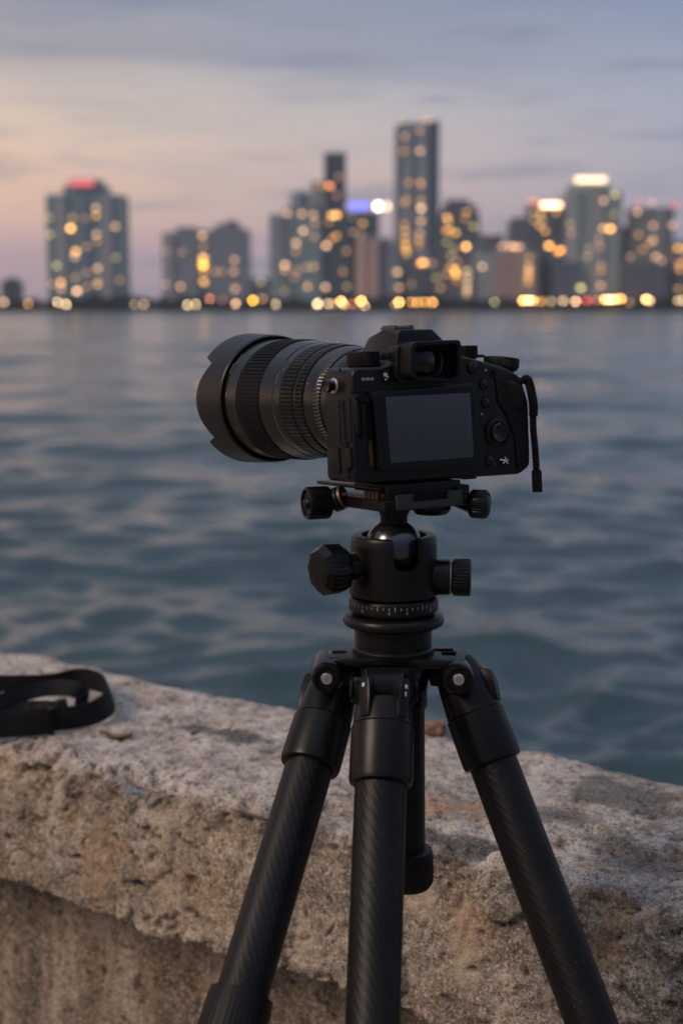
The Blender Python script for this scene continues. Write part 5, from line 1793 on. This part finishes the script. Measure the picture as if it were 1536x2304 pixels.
Zv = lambda h, lx=0, ly=0: Vector((lx, ly, h))
st = empty('neck_strap', top(60, 1620), 'flat black webbing camera strap coiled on the left of the wall top', 'strap')
H_ = .030
main = [top(-260, 1668), top(-120, 1664), top(0, 1655), top(70, 1651), top(120, 1645), top(190, 1636), top(240, 1618), top(259, 1596), top(250, 1572), top(222, 1556), top(180, 1549), top(120, 1552), top(40, 1556), top(-60, 1560), top(-220, 1570)]
mt_ = [Zv(H_), Zv(H_), Zv(H_, 0, .004), Zv(H_, 0, .003), Zv(H_), Zv(H_, -.002), Zv(H_ + .002, -.006, .0), Zv(H_ + .003, -.010, 0), Zv(H_ + .003, -.010, 0), Zv(H_ + .002, -.008, -.003), Zv(H_, -.004, -.006), Zv(H_ - .004, 0, -.012), Zv(H_ - .004, 0, -.010), Zv(H_ - .004), Zv(H_ - .004)]
obj('strap_band', ribbon(main, mt_), M_STRAP, st)
ZL = .016
inner = [top(-240, 1650, .012), top(-80, 1628, .016), top(0, 1602, .020), top(50, 1580, .024), top(110, 1566, .026), top(160, 1568, .024), top(188, 1584, .012), top(193, 1600, .004), top(170, 1614, .001)]
it_ = [Zv(.021, 0, .012), Zv(.021, 0, .012), Zv(.021, 0, .014), Zv(.019, .002, .016), Zv(.017, .004, .018), Zv(.017, .006, .016), Zv(.022, .006, .010), Zv(.024, .002, .004), Zv(.024, 0, .004)]
obj('strap_band', ribbon(inner, it_), M_STRAP, st)
extra = [top(-240, 1640, .003), top(-90, 1625, .003), top(0, 1617, .004), top(60, 1612, .004), top(112, 1616, .004), top(128, 1630, .003)]
obj('strap_band', ribbon(extra, [Zv(.016, 0, .012), Zv(.016, 0, .012), Zv(.016, 0, .012), Zv(.018, 0, .010), Zv(.022, .002, .004), Zv(.024, .002, .002)]), M_STRAP, st)
# second layer and slider
lay = [top(-240, 1662, .001) + Vector((0, -.008, 0)), top(-60, 1660, .001) + Vector((0, -.007, 0)), top(20, 1656, .001) + Vector((0, -.006, 0)), top(80, 1652, .001) + Vector((0, -.005, 0)), top(113, 1649, .001) + Vector((0, -.004, 0))]
obj('strap_end', ribbon(lay, [Zv(H_ - .002)] * 5), M_STRAP, st)
bx = box(-.0035, .0035, -.0045, .0045, 0, H_ + .003, .001, 2)
q_ = top(116, 1648); bx.transform(Matrix.Translation(q_ + Vector((0, -.002, -.001))) @ Matrix.Rotation(R(20), 4, 'Z'))
obj('strap_keeper', bx, M_SMOOTHRUB, st)
bx = hull([(x, y, z) for (x, y, z) in ((-.014, -.003, 0), (.014, -.003, 0), (-.016, .005, 0), (.016, .005, 0), (-.011, -.002, .020), (.012, -.002, .024), (-.010, .004, .020), (.011, .004, .024))], .002, 3)
bx.transform(Matrix.Translation(top(130, 1612, .004)) @ Matrix.Rotation(R(14), 4, 'Z'))
obj('strap_slider', bx, pbr('slider', (0.028, 0.030, 0.026), 0.45), st)

# dry leaf scraps and a brown stone
def leaf(px, py, ln, wd, rot, seed):
    rs = random.Random(seed)
    bm = bmesh.new()
    n = 12; rows = []
    for i in range(n + 1):
        f_ = i / n
        w_ = wd * math.sin(math.pi * min(1, f_ * .95 + .03)) ** .7 * (1 + .3 * rs.uniform(-1, 1))
        row = []
        for k in range(5):
            g_ = k / 4 * 2 - 1
            z = .0025 + .004 * abs(g_) ** 1.5 + .003 * math.sin(f_ * 5 + seed) + .001 * rs.uniform(-1, 1)
            row.append((ln * (f_ - .5), g_ * w_ / 2, z))
        rows.append(row)
    top_ = [[bm.verts.new(p) for p in r_] for r_ in rows]
    bot_ = [[bm.verts.new((p[0], p[1], p[2] - .0006)) for p in r_] for r_ in rows]
    for a_, b_ in zip(top_, top_[1:]):
        for k in range(4): bm.faces.new((a_[k], a_[k + 1], b_[k + 1], b_[k]))
    for a_, b_ in zip(bot_, bot_[1:]):
        for k in range(4): bm.faces.new((a_[k + 1], a_[k], b_[k], b_[k + 1]))
    for i in range(n):
        bm.faces.new((top_[i + 1][0], top_[i][0], bot_[i][0], bot_[i + 1][0])); bm.faces.new((top_[i][4], top_[i + 1][4], bot_[i + 1][4], bot_[i][4]))
    bm.faces.new((top_[0][0], top_[0][1], top_[0][2], top_[0][3], top_[0][4], bot_[0][4], bot_[0][3], bot_[0][2], bot_[0][1], bot_[0][0]))
    bm.transform(Matrix.Translation(top(px, py, -.001)) @ Matrix.Rotation(R(rot), 4, 'Z'))
    return bm


M_LEAF = pbr('dry_leaf', (0.20, 0.115, 0.065), 0.8, var=0.4, var_scale=120)
tag(obj('dry_leaf', leaf(262, 1661, .042, .014, -8, 2), M_LEAF), 'curled brown dry leaf lying on the wall top right of the black strap', 'leaf')
sb = bmesh.new()
bmesh.ops.create_icosphere(sb, subdivisions=4, radius=1)
for v in sb.verts:
    n_ = mn.fractal(v.co * 1.7, 1.0, 2.0, 3)
    v.co = Vector((v.co.x * .019, v.co.y * .012, v.co.z * .0105)) * (1 + .38 * n_)
sb.transform(Matrix.Translation(top(972, 1640, .006)))
tag(obj('brown_stone', sb, pbr('brown_stone', (0.20, 0.12, 0.08), 0.85, bump=(300, .8, .001, 'noise'), var=.4, var_scale=160)), 'small rough brown stone on the far edge of the wall behind the tripod', 'stone')

# ------------------------------------------------------------------ evening air between here and the city
hz = box(-1000, 1000, -60, 1360, -2.6, 175)
hm = bpy.data.materials.new('evening_haze')
hm.use_nodes = True
ht = NT(hm.node_tree)
for nd in list(ht.n):
    ht.n.remove(nd)
ho = ht.add('ShaderNodeOutputMaterial'); pv = ht.add('ShaderNodeVolumePrincipled')
pv.inputs['Color'].default_value = (0.70, 0.84, 1.0, 1)
pv.inputs['Density'].default_value = 0.00013
pv.inputs['Anisotropy'].default_value = 0.2
ht.link(pv.outputs[0], ho.inputs['Volume'])
tag(obj('haze', hz, hm), 'thin blue-grey evening haze over the bay and the city', 'haze', kind='stuff')
